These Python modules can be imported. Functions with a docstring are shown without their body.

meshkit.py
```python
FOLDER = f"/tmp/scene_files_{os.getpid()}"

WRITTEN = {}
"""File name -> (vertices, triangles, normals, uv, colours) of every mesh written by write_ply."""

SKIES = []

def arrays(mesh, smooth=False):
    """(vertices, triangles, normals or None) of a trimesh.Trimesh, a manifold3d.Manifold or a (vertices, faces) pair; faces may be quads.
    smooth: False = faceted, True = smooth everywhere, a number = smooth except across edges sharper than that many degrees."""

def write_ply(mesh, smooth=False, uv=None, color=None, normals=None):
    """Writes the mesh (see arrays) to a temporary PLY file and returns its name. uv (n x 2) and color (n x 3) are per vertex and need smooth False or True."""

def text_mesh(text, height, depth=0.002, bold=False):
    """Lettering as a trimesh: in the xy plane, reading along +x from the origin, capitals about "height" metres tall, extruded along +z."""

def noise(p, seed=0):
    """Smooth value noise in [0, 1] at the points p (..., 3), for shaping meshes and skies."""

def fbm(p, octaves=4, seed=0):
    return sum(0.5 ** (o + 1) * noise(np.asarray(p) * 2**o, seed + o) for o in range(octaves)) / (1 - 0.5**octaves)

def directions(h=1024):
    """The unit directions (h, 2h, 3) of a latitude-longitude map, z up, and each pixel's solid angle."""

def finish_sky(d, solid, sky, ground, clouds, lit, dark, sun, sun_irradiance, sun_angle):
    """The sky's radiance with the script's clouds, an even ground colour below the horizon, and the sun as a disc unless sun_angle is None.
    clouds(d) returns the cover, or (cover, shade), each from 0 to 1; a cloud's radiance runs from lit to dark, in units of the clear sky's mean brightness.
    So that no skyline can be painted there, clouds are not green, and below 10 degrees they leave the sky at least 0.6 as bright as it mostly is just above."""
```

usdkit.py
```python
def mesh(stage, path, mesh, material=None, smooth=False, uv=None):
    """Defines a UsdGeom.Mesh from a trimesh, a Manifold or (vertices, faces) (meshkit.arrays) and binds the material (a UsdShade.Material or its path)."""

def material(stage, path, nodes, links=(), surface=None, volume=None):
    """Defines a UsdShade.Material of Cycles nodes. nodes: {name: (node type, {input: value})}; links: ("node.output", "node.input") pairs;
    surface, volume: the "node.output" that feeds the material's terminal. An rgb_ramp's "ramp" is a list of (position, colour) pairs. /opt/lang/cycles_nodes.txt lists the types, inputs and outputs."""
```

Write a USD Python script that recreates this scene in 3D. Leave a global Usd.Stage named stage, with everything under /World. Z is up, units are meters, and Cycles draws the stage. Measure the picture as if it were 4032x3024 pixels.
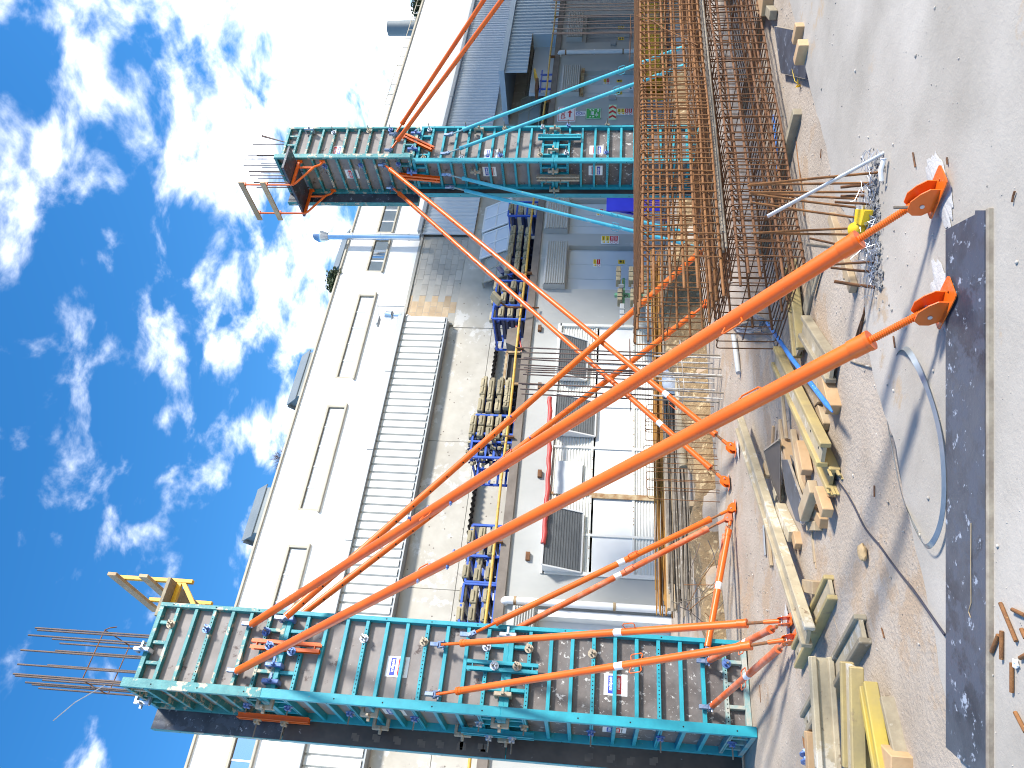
import math, random
import numpy as np, trimesh, usdkit, meshkit
from pxr import Usd, UsdGeom, UsdLux, UsdShade, Gf, Sdf
from shapely.geometry import Polygon, box as sbox
from shapely.ops import unary_union

rng = np.random.default_rng(7)
random.seed(7)
stage = Usd.Stage.CreateInMemory()
UsdGeom.SetStageUpAxis(stage, UsdGeom.Tokens.z)
UsdGeom.SetStageMetersPerUnit(stage, 1.0)
world = UsdGeom.Xform.Define(stage, '/World')
stage.SetDefaultPrim(world.GetPrim())

# ------------------------------------------------------------------ camera
# x runs along the factory front, y towards it, z up.  The picture was taken with the phone turned on its side.
FPX, PITCH, ROLL, YAW, CH = 3079.63, .1134, .0319, .6333, 1.7383
CAM = np.array([0, 0, CH])
CF = np.array([math.sin(YAW) * math.cos(PITCH), math.cos(YAW) * math.cos(PITCH), math.sin(PITCH)])
_r = np.array([math.cos(YAW), -math.sin(YAW), 0.])
_u = np.cross(_r, CF)
CR = _r * math.cos(ROLL) + _u * math.sin(ROLL)
CU = -_r * math.sin(ROLL) + _u * math.cos(ROLL)
cam = UsdGeom.Camera.Define(stage, '/World/camera')
m = Gf.Matrix4d(*[float(v) for row in ((*(-CU), 0), (*CR, 0), (*(-CF), 0), (*CAM, 1)) for v in row])
cam.AddTransformOp().Set(m)
cam.CreateHorizontalApertureAttr(36.0)
cam.CreateVerticalApertureAttr(27.0)
cam.CreateFocalLengthAttr(36.0 * FPX / 4032)
cam.CreateClippingRangeAttr(Gf.Vec2f(0.05, 2000))
EXPOSURE = 1.20
cam.CreateExposureAttr(EXPOSURE)

# ------------------------------------------------------------------ sky and sun
SUN_EL, SUN_AZ = math.radians(36), math.radians(148)
sun_dir = np.array([math.cos(SUN_EL) * math.sin(SUN_AZ), math.cos(SUN_EL) * math.cos(SUN_AZ), math.sin(SUN_EL)])
SKY = 0.115
usdkit.material(stage, '/World/Looks/sky_air', {
    'tc': ('texture_coordinate', {}),
    'sky': ('sky_texture', {'sky_type': 'single_scattering', 'sun_disc': False, 'sun_elevation': SUN_EL, 'sun_rotation': SUN_AZ, 'altitude': 800.0, 'air_density': 1.0, 'aerosol_density': 0.6, 'ozone_density': 2.0}),
    'sat': ('hsv', {'saturation': 1.36, 'value': 1.06}),
    'sep': ('separate_xyz', {}),
    'zc': ('math', {'math_type': 'maximum', 'value2': 0.02}),
    'za': ('math', {'math_type': 'add', 'value2': 0.22}),
    'dx': ('math', {'math_type': 'divide'}),
    'dy': ('math', {'math_type': 'divide'}),
    'pl': ('combine_xyz', {'z': 3.7}),
    'n1': ('noise_texture', {'scale': 7.6, 'detail': 9.0, 'roughness': 0.56, 'distortion': 0.25}),
    'n2': ('noise_texture', {'scale': 1.5, 'detail': 3.0, 'roughness': 0.5}),
    'lowz': ('map_range', {'from_min': 0.25, 'from_max': 0.62, 'to_min': 0.17, 'to_max': 0.0, 'clamp': True}),
    'side': ('math', {'math_type': 'multiply', 'value2': 0.22}),
    'sidep': ('math', {'math_type': 'subtract', 'value2': 0.095}),
    'big': ('math', {'math_type': 'multiply_add', 'value2': 0.30}),
    's1': ('math', {'math_type': 'add'}),
    's2': ('math', {'math_type': 'add'}),
    'mask': ('map_range', {'range_type': 'smoothstep', 'from_min': 0.675, 'from_max': 1.06, 'to_min': 0.0, 'to_max': 1.0, 'clamp': True}),
    'mix': ('mix', {'mix_type': 'mix', 'color2': (13.6, 13.4, 13.2)}),
    'bg': ('background_shader', {'strength': SKY}),
}, [('tc.generated', 'sep.vector'), ('sep.z', 'zc.value1'), ('zc.value', 'za.value1'), ('sep.x', 'dx.value1'), ('za.value', 'dx.value2'),
    ('sep.y', 'dy.value1'), ('za.value', 'dy.value2'), ('dx.value', 'pl.x'), ('dy.value', 'pl.y'), ('pl.vector', 'n1.vector'), ('pl.vector', 'n2.vector'),
    ('sep.z', 'lowz.value'), ('sep.x', 'side.value1'), ('side.value', 'sidep.value1'),
    ('n2.fac', 'big.value1'), ('n1.fac', 'big.value3'), ('big.value', 's1.value1'), ('lowz.result', 's1.value2'), ('s1.value', 's2.value1'), ('sidep.value', 's2.value2'),
    ('s2.value', 'mask.value'), ('sky.color', 'sat.color'), ('sat.color', 'mix.color1'), ('mask.result', 'mix.fac'), ('mix.color', 'bg.color')],
    surface='bg.background')
dome = UsdLux.DomeLight.Define(stage, '/World/sky')
UsdShade.MaterialBindingAPI.Apply(dome.GetPrim()).Bind(UsdShade.Material.Get(stage, '/World/Looks/sky_air'))
dome.GetPrim().SetCustomDataByKey('kind', 'structure')
sun = UsdLux.DistantLight.Define(stage, '/World/sun')
sun.CreateNormalizeAttr(True)
sun.CreateIntensityAttr(0.76)
sun.CreateAngleAttr(8.0)
sun.CreateColorAttr(Gf.Vec3f(1.0, 0.95, 0.86))
_z = Gf.Vec3d(*map(float, sun_dir))
sun.AddTransformOp().Set(Gf.Matrix4d().SetRotate(Gf.Rotation(Gf.Vec3d(0, 0, 1), _z)))

# ------------------------------------------------------------------ where the photograph puts things
def ray(x, y):
    return CF + CR * ((3024 - y) - 1512) / FPX - CU * (x - 2016) / FPX
def Z(x, y, z=0.):                       # the point of height z
    d = ray(x, y); return CAM + d * (z - CH) / d[2]
def V(x, y, v):                          # the point of the plane y = v
    d = ray(x, y); return CAM + d * v / d[1]
def W(x, y, u):                          # the point of the plane x = u
    d = ray(x, y); return CAM + d * u / d[0]
def PJ(P):                              # picture position of points
    d = np.asarray(P, float) - CAM; z = d @ CF
    return np.stack([2016 - FPX * (d @ CU) / z, 1512 - FPX * (d @ CR) / z], -1)
def PN(x, y, o, n):                      # the point of any plane
    d = ray(x, y); return CAM + d * (np.dot(np.asarray(o) - CAM, n) / np.dot(d, n))

# ------------------------------------------------------------------ mesh helpers
def unit(a):
    a = np.asarray(a, float); n = np.linalg.norm(a); return a / n if n > 1e-12 else a
class MB:
    def __init__(self): self.v, self.f, self.n = [], [], 0
    def add(self, v, f):
        v, f = np.asarray(v, float), np.asarray(f, int)
        self.v.append(v); self.f.append(f + self.n); self.n += len(v); return self
    def mesh(self, tm): return self.add(tm.vertices, tm.faces)
    def box(self, c, s, ax=None, bev=0.0):
        c = np.asarray(c, float); h = np.asarray(s, float) / 2
        ax = np.eye(3) if ax is None else np.asarray(ax, float)
        b = min(bev, h.min() * .8)
        if b <= 0:
            v = np.array([(i, j, k) for i in (-1, 1) for j in (-1, 1) for k in (-1, 1)], float) * h
            f = [(0, 1, 3), (0, 3, 2), (4, 6, 7), (4, 7, 5), (0, 4, 5), (0, 5, 1), (2, 3, 7), (2, 7, 6), (0, 2, 6), (0, 6, 4), (1, 5, 7), (1, 7, 3)]
        else:
            v, idx = [], {}
            for i in (-1, 1):
                for j in (-1, 1):
                    for k in (-1, 1):
                        s3 = np.array([i, j, k])
                        for a in range(3):
                            q = s3 * (h - b); q[a] = s3[a] * h[a]
                            idx[(i, j, k, a)] = len(v); v.append(q)
            f = []
            v = np.array(v)
            def quad(q):
                p = v[q]; n = np.cross(p[1] - p[0], p[2] - p[0])
                if np.dot(n, p.mean(0)) < 0: q = q[::-1]
                f.append((q[0], q[1], q[2])); f.append((q[0], q[2], q[3]))
            for a in range(3):
                o = [x for x in range(3) if x != a]
                for s in (-1, 1):
                    q = []
                    for (p1, p2) in ((-1, -1), (1, -1), (1, 1), (-1, 1)):
                        t = [0, 0, 0]; t[a] = s; t[o[0]] = p1; t[o[1]] = p2; q.append(idx[(*t, a)])
                    quad(q)
                for s1 in (-1, 1):
                    for s2 in (-1, 1):
                        t0 = [0, 0, 0]; t0[a] = -1; t0[o[0]] = s1; t0[o[1]] = s2
                        t1 = list(t0); t1[a] = 1
                        quad([idx[(*t0, o[0])], idx[(*t1, o[0])], idx[(*t1, o[1])], idx[(*t0, o[1])]])
            for i in (-1, 1):
                for j in (-1, 1):
                    for k in (-1, 1):
                        q = [idx[(i, j, k, a)] for a in range(3)]
                        p = v[q]; n = np.cross(p[1] - p[0], p[2] - p[0])
                        f.append(tuple(q) if np.dot(n, p.mean(0)) > 0 else tuple(q[::-1]))
        return self.add(c + np.asarray(v) @ ax, f)
    def bar(self, p0, p1, w, d, up=(0, 0, 1), bev=0.0):       # a squared bar: w sideways, d along up
        p0, p1 = np.asarray(p0, float), np.asarray(p1, float)
        e = unit(p1 - p0); up = np.asarray(up, float)
        if abs(np.dot(e, unit(up))) > .99: up = np.array([1., 0, 0]) if abs(e[0]) < .9 else np.array([0, 1., 0])
        s = unit(np.cross(up, e)); t = np.cross(e, s)
        return self.box((p0 + p1) / 2, (np.linalg.norm(p1 - p0), w, d), np.array([e, s, t]), bev)
    def tube(self, pts, r, n=8, closed=False, caps=True):
        P = np.asarray(pts, float); k = len(P)
        R = np.broadcast_to(np.asarray(r, float), (k,))
        if closed: T = np.roll(P, -1, 0) - np.roll(P, 1, 0)
        else: T = np.gradient(P, axis=0)
        T = np.array([unit(t) for t in T])
        a = np.array([0, 0, 1.]) if abs(T[0][2]) < .9 else np.array([1., 0, 0])
        X = unit(np.cross(a, T[0])); rings = []
        ang = np.arange(n) / n * 2 * np.pi
        for i in range(k):
            X = unit(X - T[i] * np.dot(X, T[i])); Y = np.cross(T[i], X)
            rings.append(P[i] + R[i] * (np.cos(ang)[:, None] * X + np.sin(ang)[:, None] * Y))
        v = np.concatenate(rings); f = []
        for i in range(k if closed else k - 1):
            a0, b0 = i * n, ((i + 1) % k) * n
            for j in range(n):
                q = (a0 + j, a0 + (j + 1) % n, b0 + (j + 1) % n, b0 + j)
                f += [(q[0], q[1], q[2]), (q[0], q[2], q[3])]
        if caps and not closed:
            c0, c1 = len(v), len(v) + 1
            v = np.vstack([v, P[0], P[-1]])
            for j in range(n):
                f.append((c0, (j + 1) % n, j)); f.append((c1, (k - 1) * n + j, (k - 1) * n + (j + 1) % n))
        return self.add(v, f)
    def poly(self, pg, o, ex, ey, d):                       # a flat shape raised by d along ex x ey
        o, ex, ey = np.asarray(o, float), np.asarray(ex, float), np.asarray(ey, float)
        for g in getattr(pg, 'geoms', [pg]):
            if g.is_empty: continue
            tm = trimesh.creation.extrude_polygon(g, d, engine='earcut')
            self.add(o + tm.vertices[:, :1] * ex + tm.vertices[:, 1:2] * ey + tm.vertices[:, 2:] * np.cross(ex, ey), tm.faces)
        return self
    def text(self, s, h, o, ex, ey, d=.002, bold=True, width=None, center=True):
        tm = meshkit.text_mesh(s, h, d, bold=bold); v = np.array(tm.vertices)
        b0, b1 = v.min(0), v.max(0)
        if width: v[:, 0] *= width / max(b1[0] - b0[0], 1e-6)
        if center: v[:, 0] -= (v[:, 0].min() + v[:, 0].max()) / 2
        ex, ey = np.asarray(ex, float), np.asarray(ey, float)
        return self.add(np.asarray(o) + v[:, :1] * ex + v[:, 1:2] * ey + v[:, 2:] * np.cross(ex, ey), tm.faces)
    def sheet(self, o, ex, ey, prof_t, prof_h, length, th=.002):   # folded sheet: profile along ex, straight along ey, height along ex x ey
        ex, ey = np.asarray(ex, float), np.asarray(ey, float); n = np.cross(ex, ey); o = np.asarray(o, float)
        k = len(prof_t)
        v = np.concatenate([[o + ex * t + n * (h + q) + ey * l for t, h in zip(prof_t, prof_h)] for l, q in ((0, 0), (length, 0), (0, -th), (length, -th))])
        f = []
        for i in range(k - 1):
            a, b, c, d = i, i + 1, k + i + 1, k + i
            f += [(a, b, c), (a, c, d), (a + 2 * k, c + 2 * k, b + 2 * k), (a + 2 * k, d + 2 * k, c + 2 * k)]
        return self.add(v, f)

LOC = {}
USED = {}
def unique(parent, name):
    k = USED.get((parent, name), -1) + 1; USED[(parent, name)] = k
    return name if k == 0 else f'{name}_{k:03d}'
def tag(pr, label=None, cat=None, group=None, kind=None):
    for k, v in (('label', label), ('category', cat), ('group', group), ('kind', kind)):
        if v: pr.SetCustomDataByKey(k, v)
def thing(name, label, cat, loc=(0, 0, 0), group=None, kind=None):
    path = '/World/' + unique('/World', name)
    x = UsdGeom.Xform.Define(stage, path); x.AddTranslateOp().Set(Gf.Vec3d(*map(float, loc)))
    LOC[path] = np.asarray(loc, float); tag(x.GetPrim(), label, cat, group, kind); return path
def obj(name, mb, mat, parent='/World', smooth=False, label=None, cat=None, group=None, kind=None):
    if mb.n == 0: return None
    path = parent + '/' + unique(parent, name)
    off = LOC.get(parent, np.zeros(3)); LOC[path] = off
    mm = usdkit.mesh(stage, path, (np.concatenate(mb.v) - off, np.concatenate(mb.f)), '/World/Looks/' + mat, smooth=smooth)
    tag(mm.GetPrim(), label, cat, group, kind); return path
def dup(src, name, loc, rotz=0., label=None, cat=None, group=None):
    path = '/World/' + unique('/World', name)
    x = UsdGeom.Xform.Define(stage, path)
    x.GetPrim().GetReferences().AddInternalReference(src)
    x.GetPrim().SetInstanceable(True)
    x.ClearXformOpOrder()
    x.AddTransformOp(opSuffix='place').Set(Gf.Matrix4d().SetRotate(Gf.Rotation(Gf.Vec3d(0, 0, 1), math.degrees(rotz))) * Gf.Matrix4d().SetTranslate(Gf.Vec3d(*map(float, loc))))
    tag(x.GetPrim(), label, cat, group); return path
EX, EY, EZ = np.eye(3)

# ------------------------------------------------------------------ materials
def mat(name, col, col2=None, scale=6., rough=.6, metal=0., bump=.0, bscale=40., lo=.35, hi=.65, speck=None, sscale=30., samt=.62, stretch=(1, 1, 1), spec=.5, rand=0., dist=.01, coat=0., speck2=None, s2scale=6., s2amt=.6, det=5.0):
    n = {'g': ('geometry', {}), 'mp': ('mapping', {'scale': stretch}), 'p': ('principled_bsdf', {'roughness': rough, 'metallic': metal, 'specular_ior_level': spec, 'coat_weight': coat})}
    l = [('g.position', 'mp.vector')]
    out = None
    if col2 is not None:
        n['n'] = ('noise_texture', {'scale': scale, 'detail': det, 'roughness': .6})
        n['r'] = ('rgb_ramp', {'ramp': [(lo, col), (hi, col2)]})
        l += [('mp.vector', 'n.vector'), ('n.fac', 'r.fac')]; out = 'r.color'
    else:
        n['c'] = ('color', {'value': col}); out = 'c.color'
    for i, (sp, ss, sa) in enumerate(((speck2, s2scale, s2amt), (speck, sscale, samt))):
        if sp is not None:
            n[f'sn{i}'] = ('noise_texture', {'scale': ss, 'detail': 6.0, 'roughness': .7})
            n[f'sm{i}'] = ('map_range', {'from_min': sa, 'from_max': sa + .05, 'to_min': 0., 'to_max': 1., 'clamp': True})
            n[f'sx{i}'] = ('mix', {'mix_type': 'mix', 'color2': sp})
            l += [('mp.vector', f'sn{i}.vector'), (f'sn{i}.fac', f'sm{i}.value'), (f'sm{i}.result', f'sx{i}.fac'), (out, f'sx{i}.color1')]; out = f'sx{i}.color'
    if rand:
        n['oi'] = ('object_info', {}); n['rm'] = ('map_range', {'to_min': 1 - rand, 'to_max': 1 + rand})
        n['hv'] = ('hsv', {})
        l += [('oi.random', 'rm.value'), ('rm.result', 'hv.value'), (out, 'hv.color')]; out = 'hv.color'
    l.append((out, 'p.base_color'))
    if bump:
        n['bn'] = ('noise_texture', {'scale': bscale, 'detail': 6.0, 'roughness': .65})
        n['b'] = ('bump', {'strength': bump, 'distance': dist})
        l += [('mp.vector', 'bn.vector'), ('bn.fac', 'b.height'), ('b.normal', 'p.normal')]
    usdkit.material(stage, '/World/Looks/' + name, n, l, surface='p.BSDF')
mat('teal', (.010, .245, .315), (.018, .32, .395), 5., .42, bump=.15, bscale=60, speck=(.25, .22, .17), sscale=16., samt=.665)
mat('teal_worn', (.016, .17, .19), (.05, .26, .27), 9., .5, bump=.25, bscale=60, speck=(.42, .38, .29), sscale=7., samt=.54, speck2=(.16, .07, .03), s2scale=13., s2amt=.63)
mat('teal_dusty', (.10, .30, .32), (.38, .37, .32), 4., .7, bump=.25, bscale=60, lo=.40, hi=.62, speck=(.42, .37, .29), sscale=9., samt=.60)
mat('ply_back', (.180, .158, .150), (.245, .220, .212), 3.5, .62, bump=.12, bscale=30, speck=(.40, .38, .36), sscale=15., samt=.655, stretch=(1, 1, 1), speck2=(.075, .05, .045), s2scale=5., s2amt=.60)
mat('ply_splashed', (.085, .070, .066), (.15, .130, .124), 4., .6, bump=.2, bscale=30, speck=(.52, .50, .48), sscale=13., samt=.60, speck2=(.22, .20, .19), s2scale=26., s2amt=.60)
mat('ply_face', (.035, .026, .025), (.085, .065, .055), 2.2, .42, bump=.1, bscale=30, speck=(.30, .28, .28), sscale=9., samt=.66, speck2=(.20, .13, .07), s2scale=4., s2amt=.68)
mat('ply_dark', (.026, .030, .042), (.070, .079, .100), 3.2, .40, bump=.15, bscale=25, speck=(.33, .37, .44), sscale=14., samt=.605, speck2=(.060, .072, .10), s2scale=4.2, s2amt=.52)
mat('ply_edge', (.36, .31, .24), (.22, .18, .14), 12., .8, bump=.2)
mat('orange', (.68, .108, .005), (.76, .135, .008), 3., .38, bump=.08, bscale=25, speck=(.62, .33, .23), sscale=22., samt=.70, coat=.2)
mat('orange_dusty', (.66, .11, .02), (.66, .28, .18), 7., .55, bump=.15, bscale=30, lo=.42, hi=.72, speck=(.70, .60, .54), sscale=14., samt=.66)
mat('light_blue', (.045, .40, .54), (.085, .47, .60), 4., .45, bump=.1, speck=(.42, .50, .50), sscale=8., samt=.62)
mat('light_blue_old', (.30, .38, .40), (.16, .42, .50), 6., .6, bump=.2, speck=(.42, .38, .32), sscale=10., samt=.56)
mat('zinc_head', (.34, .40, .50), (.14, .22, .40), 14., .35, metal=.5, bump=.1)
mat('ply_patch', (.15, .115, .09), (.10, .078, .065), 8., .5)
mat('zinc', (.52, .55, .60), (.40, .43, .50), 10., .35, metal=.75, bump=.1)
mat('zinc_blue', (.06, .14, .40), (.16, .24, .46), 8., .35, metal=.35, bump=.1, speck=(.5, .52, .55), sscale=12., samt=.60)
mat('cast_tan', (.42, .36, .28), (.34, .28, .20), 20., .6, metal=.2, bump=.3, bscale=60)
mat('thread_rust', (.20, .12, .07), (.35, .13, .04), 30., .6, metal=.3, bump=.2)
mat('hole', (.006, .008, .009), None, rough=.9)
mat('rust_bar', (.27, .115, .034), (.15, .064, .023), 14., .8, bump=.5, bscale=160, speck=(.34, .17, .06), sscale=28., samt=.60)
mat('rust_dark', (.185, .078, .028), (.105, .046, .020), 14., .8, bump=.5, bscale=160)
mat('rust_orange', (.40, .20, .035), (.22, .09, .02), 9., .8, bump=.4, bscale=80, speck=(.14, .08, .04), sscale=20., samt=.6, stretch=(.3, 1, 1))
mat('bar_steel', (.15, .105, .085), (.10, .085, .085), 9., .6, metal=.35, bump=.5, bscale=200)
mat('bar_grey', (.27, .23, .18), (.16, .13, .10), 6., .75, bump=.4, bscale=90, speck=(.46, .43, .38), sscale=7., samt=.60)
mat('bar_mortar', (.50, .49, .46), (.24, .20, .17), 12., .8, bump=.5, bscale=90, lo=.5, hi=.62)
mat('wood_new', (.40, .25, .125), (.50, .34, .19), 3., .75, bump=.25, bscale=30, stretch=(1, 1, 1), rand=.14)
mat('wood_pale', (.45, .35, .22), (.36, .255, .15), 5., .75, bump=.25, bscale=30, rand=.12, speck=(.30, .19, .10), sscale=5., samt=.66)
mat('wood_yellow', (.42, .32, .13), (.31, .24, .12), 4., .6, bump=.25, bscale=25, rand=.12, speck=(.28, .21, .11), sscale=5., samt=.60)
mat('wood_bright', (.46, .34, .06), (.33, .255, .09), 3., .5, bump=.2, bscale=25)
mat('wood_grey', (.34, .29, .20), (.23, .19, .13), 6., .8, bump=.4, bscale=30, rand=.12, speck=(.42, .38, .30), sscale=6., samt=.60)
mat('wood_cream', (.45, .375, .25), (.33, .275, .185), 5., .72, bump=.35, bscale=40, rand=.10, speck=(.22, .16, .10), sscale=11., samt=.62, speck2=(.52, .47, .38), s2scale=4., s2amt=.56)
mat('yellow_paint', (.72, .40, .012), (.62, .33, .012), 6., .5, bump=.1)
mat('slab', (.335, .300, .252), (.50, .455, .395), 1.1, .85, bump=.30, bscale=45, speck=(.27, .25, .23), sscale=32., samt=.67, speck2=(.42, .33, .235), s2scale=1.5, s2amt=.61, dist=.012, det=9., lo=.30, hi=.70)
mat('dirt', (.375, .305, .235), (.475, .402, .325), 1.3, .92, bump=.55, bscale=34, speck=(.52, .49, .45), sscale=48., samt=.66, speck2=(.42, .315, .22), s2scale=.8, s2amt=.53, dist=.03)
mat('soil', (.36, .24, .12), (.24, .165, .09), 2.6, .95, bump=1., bscale=9, speck=(.55, .41, .23), sscale=7., samt=.56, dist=.08)
mat('rubble', (.22, .215, .21), (.36, .35, .34), 12., .95, bump=1., bscale=40, dist=.03)
mat('plaster_white', (.80, .79, .77), (.84, .83, .81), .6, .85, bump=.08, bscale=12)
mat('concrete_wall', (.40, .37, .315), (.50, .47, .41), 1.1, .85, bump=.2, bscale=10, speck=(.36, .33, .29), sscale=3.2, samt=.635, speck2=(.58, .56, .52), s2scale=1.4, s2amt=.57)
mat('grey_wall', (.355, .36, .345), (.425, .425, .405), .7, .8, bump=.15, bscale=10, speck=(.48, .475, .455), sscale=1.3, samt=.60, stretch=(1, 1, .5))
mat('grey_wall_dark', (.29, .30, .31), (.33, .34, .348), .7, .8, bump=.15, bscale=10)
mat('block_grey', (.47, .44, .385), (.40, .375, .33), 3., .9, bump=.4, bscale=20, rand=.10)
mat('block_tan', (.50, .385, .255), (.41, .30, .19), 3., .9, bump=.5, bscale=20, rand=.12)
mat('mortar_grey', (.36, .35, .31), (.42, .40, .36), 3., .9, bump=.5, bscale=12)
mat('clad_white', (.56, .555, .52), (.62, .615, .58), .8, .5, bump=.03, speck=(.5, .45, .36), sscale=2.2, samt=.70)
mat('clad_grey', (.55, .59, .62), (.60, .635, .665), .8, .5, bump=.03)
mat('clad_blue', (.42, .53, .63), (.48, .58, .67), .8, .45, metal=.2, bump=.03)
mat('gutter', (.34, .36, .37), (.38, .40, .41), 1., .5, metal=.2)
mat('gate_white', (.66, .655, .61), (.72, .715, .67), 1.2, .55, bump=.05, speck=(.46, .30, .11), sscale=2.4, samt=.675)
mat('sheet_white', (.68, .685, .68), (.73, .735, .73), .8, .45, bump=.04)
mat('sheet_bluish', (.50, .54, .58), (.58, .61, .63), .7, .4, bump=.04)
mat('shutter', (.43, .425, .40), (.48, .475, .45), 1.2, .6, metal=.1, speck=(.3, .22, .14), sscale=6., samt=.69)
mat('rusty_trim', (.45, .36, .22), (.26, .14, .06), 4., .8, lo=.4, hi=.62)
mat('dark_mesh', (.12, .13, .138), (.155, .165, .172), 3., .5)
mat('black_sheet', (.018, .017, .018), (.035, .03, .028), 4., .7)
mat('ledge', (.155, .130, .110), (.215, .185, .160), 2., .9, bump=.3)
mat('pipe_yellow', (.58, .38, .06), (.48, .27, .05), 7., .55, speck=(.22, .10, .04), sscale=9., samt=.60)
mat('pvc_white', (.72, .72, .72), (.78, .78, .78), 2., .4)
mat('pvc_grey', (.36, .38, .40), (.44, .46, .47), 4., .5)
mat('red_duct', (.50, .055, .05), (.38, .05, .04), 4., .5, bump=.3, bscale=12)
mat('steel_bright', (.62, .66, .70), (.52, .56, .62), 2., .25, metal=.85)
mat('vent_grey', (.17, .20, .215), (.21, .24, .255), 1., .5, metal=.1)
mat('frame_beige', (.44, .40, .32), (.36, .33, .26), 3., .6)
mat('rack_blue', (.018, .075, .42), (.03, .11, .47), 5., .45, speck=(.20, .16, .14), sscale=9., samt=.68)
mat('blue_deep', (.012, .02, .42), (.016, .03, .50), 2., .4)
mat('navy', (.012, .022, .075), (.025, .04, .12), 6., .5)
mat('tan_block', (.36, .31, .20), (.27, .23, .15), 8., .8, bump=.3, rand=.2)
mat('green_paint', (.09, .26, .15), (.12, .32, .19), 5., .5)
mat('strip_steel', (.30, .345, .37), (.40, .44, .46), 6., .32, metal=.7)
mat('cable_black', (.035, .034, .05), None, rough=.5)
mat('cable_grey', (.14, .16, .20), None, rough=.5)
mat('pole_blue', (.03, .16, .52), (.05, .22, .58), 8., .5, speck=(.62, .62, .62), sscale=9., samt=.62)
mat('stone', (.50, .36, .19), (.40, .28, .15), 9., .9, bump=.5)
mat('pebble', (.33, .295, .255), (.44, .405, .36), 9., .9, rand=.3)
mat('white', (.80, .80, .80), None, rough=.5)
mat('sign_white', (.78, .78, .78), None, rough=.4)
mat('sign_red', (.55, .012, .02), None, rough=.4)
mat('sign_pink', (.66, .10, .16), None, rough=.4)
mat('sign_blue', (.03, .05, .36), None, rough=.4)
mat('sign_green', (.005, .36, .06), None, rough=.4)
mat('sign_glow', (.62, .80, .52), None, rough=.5)
mat('sign_yellow', (.80, .52, .02), None, rough=.4)
mat('sign_black', (.015, .015, .015), None, rough=.5)
mat('leaf', (.045, .07, .03), (.07, .09, .04), 8., .7)
mat('twig', (.13, .085, .075), (.09, .06, .055), 8., .9)
mat('white_dust', (.54, .525, .505), (.46, .445, .42), 9., .95, bump=.6, bscale=60)
mat('plastic_clear', (.62, .62, .58), (.52, .52, .48), 9., .5)
usdkit.material(stage, '/World/Looks/glass', {'f': ('fresnel', {'IOR': 1.9}), 't': ('transparent_bsdf', {'color': (.62, .66, .68)}), 'gl': ('glossy_bsdf', {'color': (.9, .95, 1.), 'roughness': .02}), 'm': ('mix_closure', {})},
                [('f.fac', 'm.fac'), ('t.BSDF', 'm.closure1'), ('gl.BSDF', 'm.closure2')], surface='m.closure')
usdkit.material(stage, '/World/Looks/glass_window', {'f': ('fresnel', {'IOR': 2.2}), 't': ('transparent_bsdf', {'color': (.55, .60, .62)}), 'gl': ('glossy_bsdf', {'color': (.92, .96, 1.), 'roughness': .015}), 'k': ('math', {'math_type': 'multiply_add', 'value2': 1.0, 'value3': .55, 'use_clamp': True}), 'm': ('mix_closure', {})},
                [('f.fac', 'k.value1'), ('k.value', 'm.fac'), ('t.BSDF', 'm.closure1'), ('gl.BSDF', 'm.closure2')], surface='m.closure')
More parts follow.
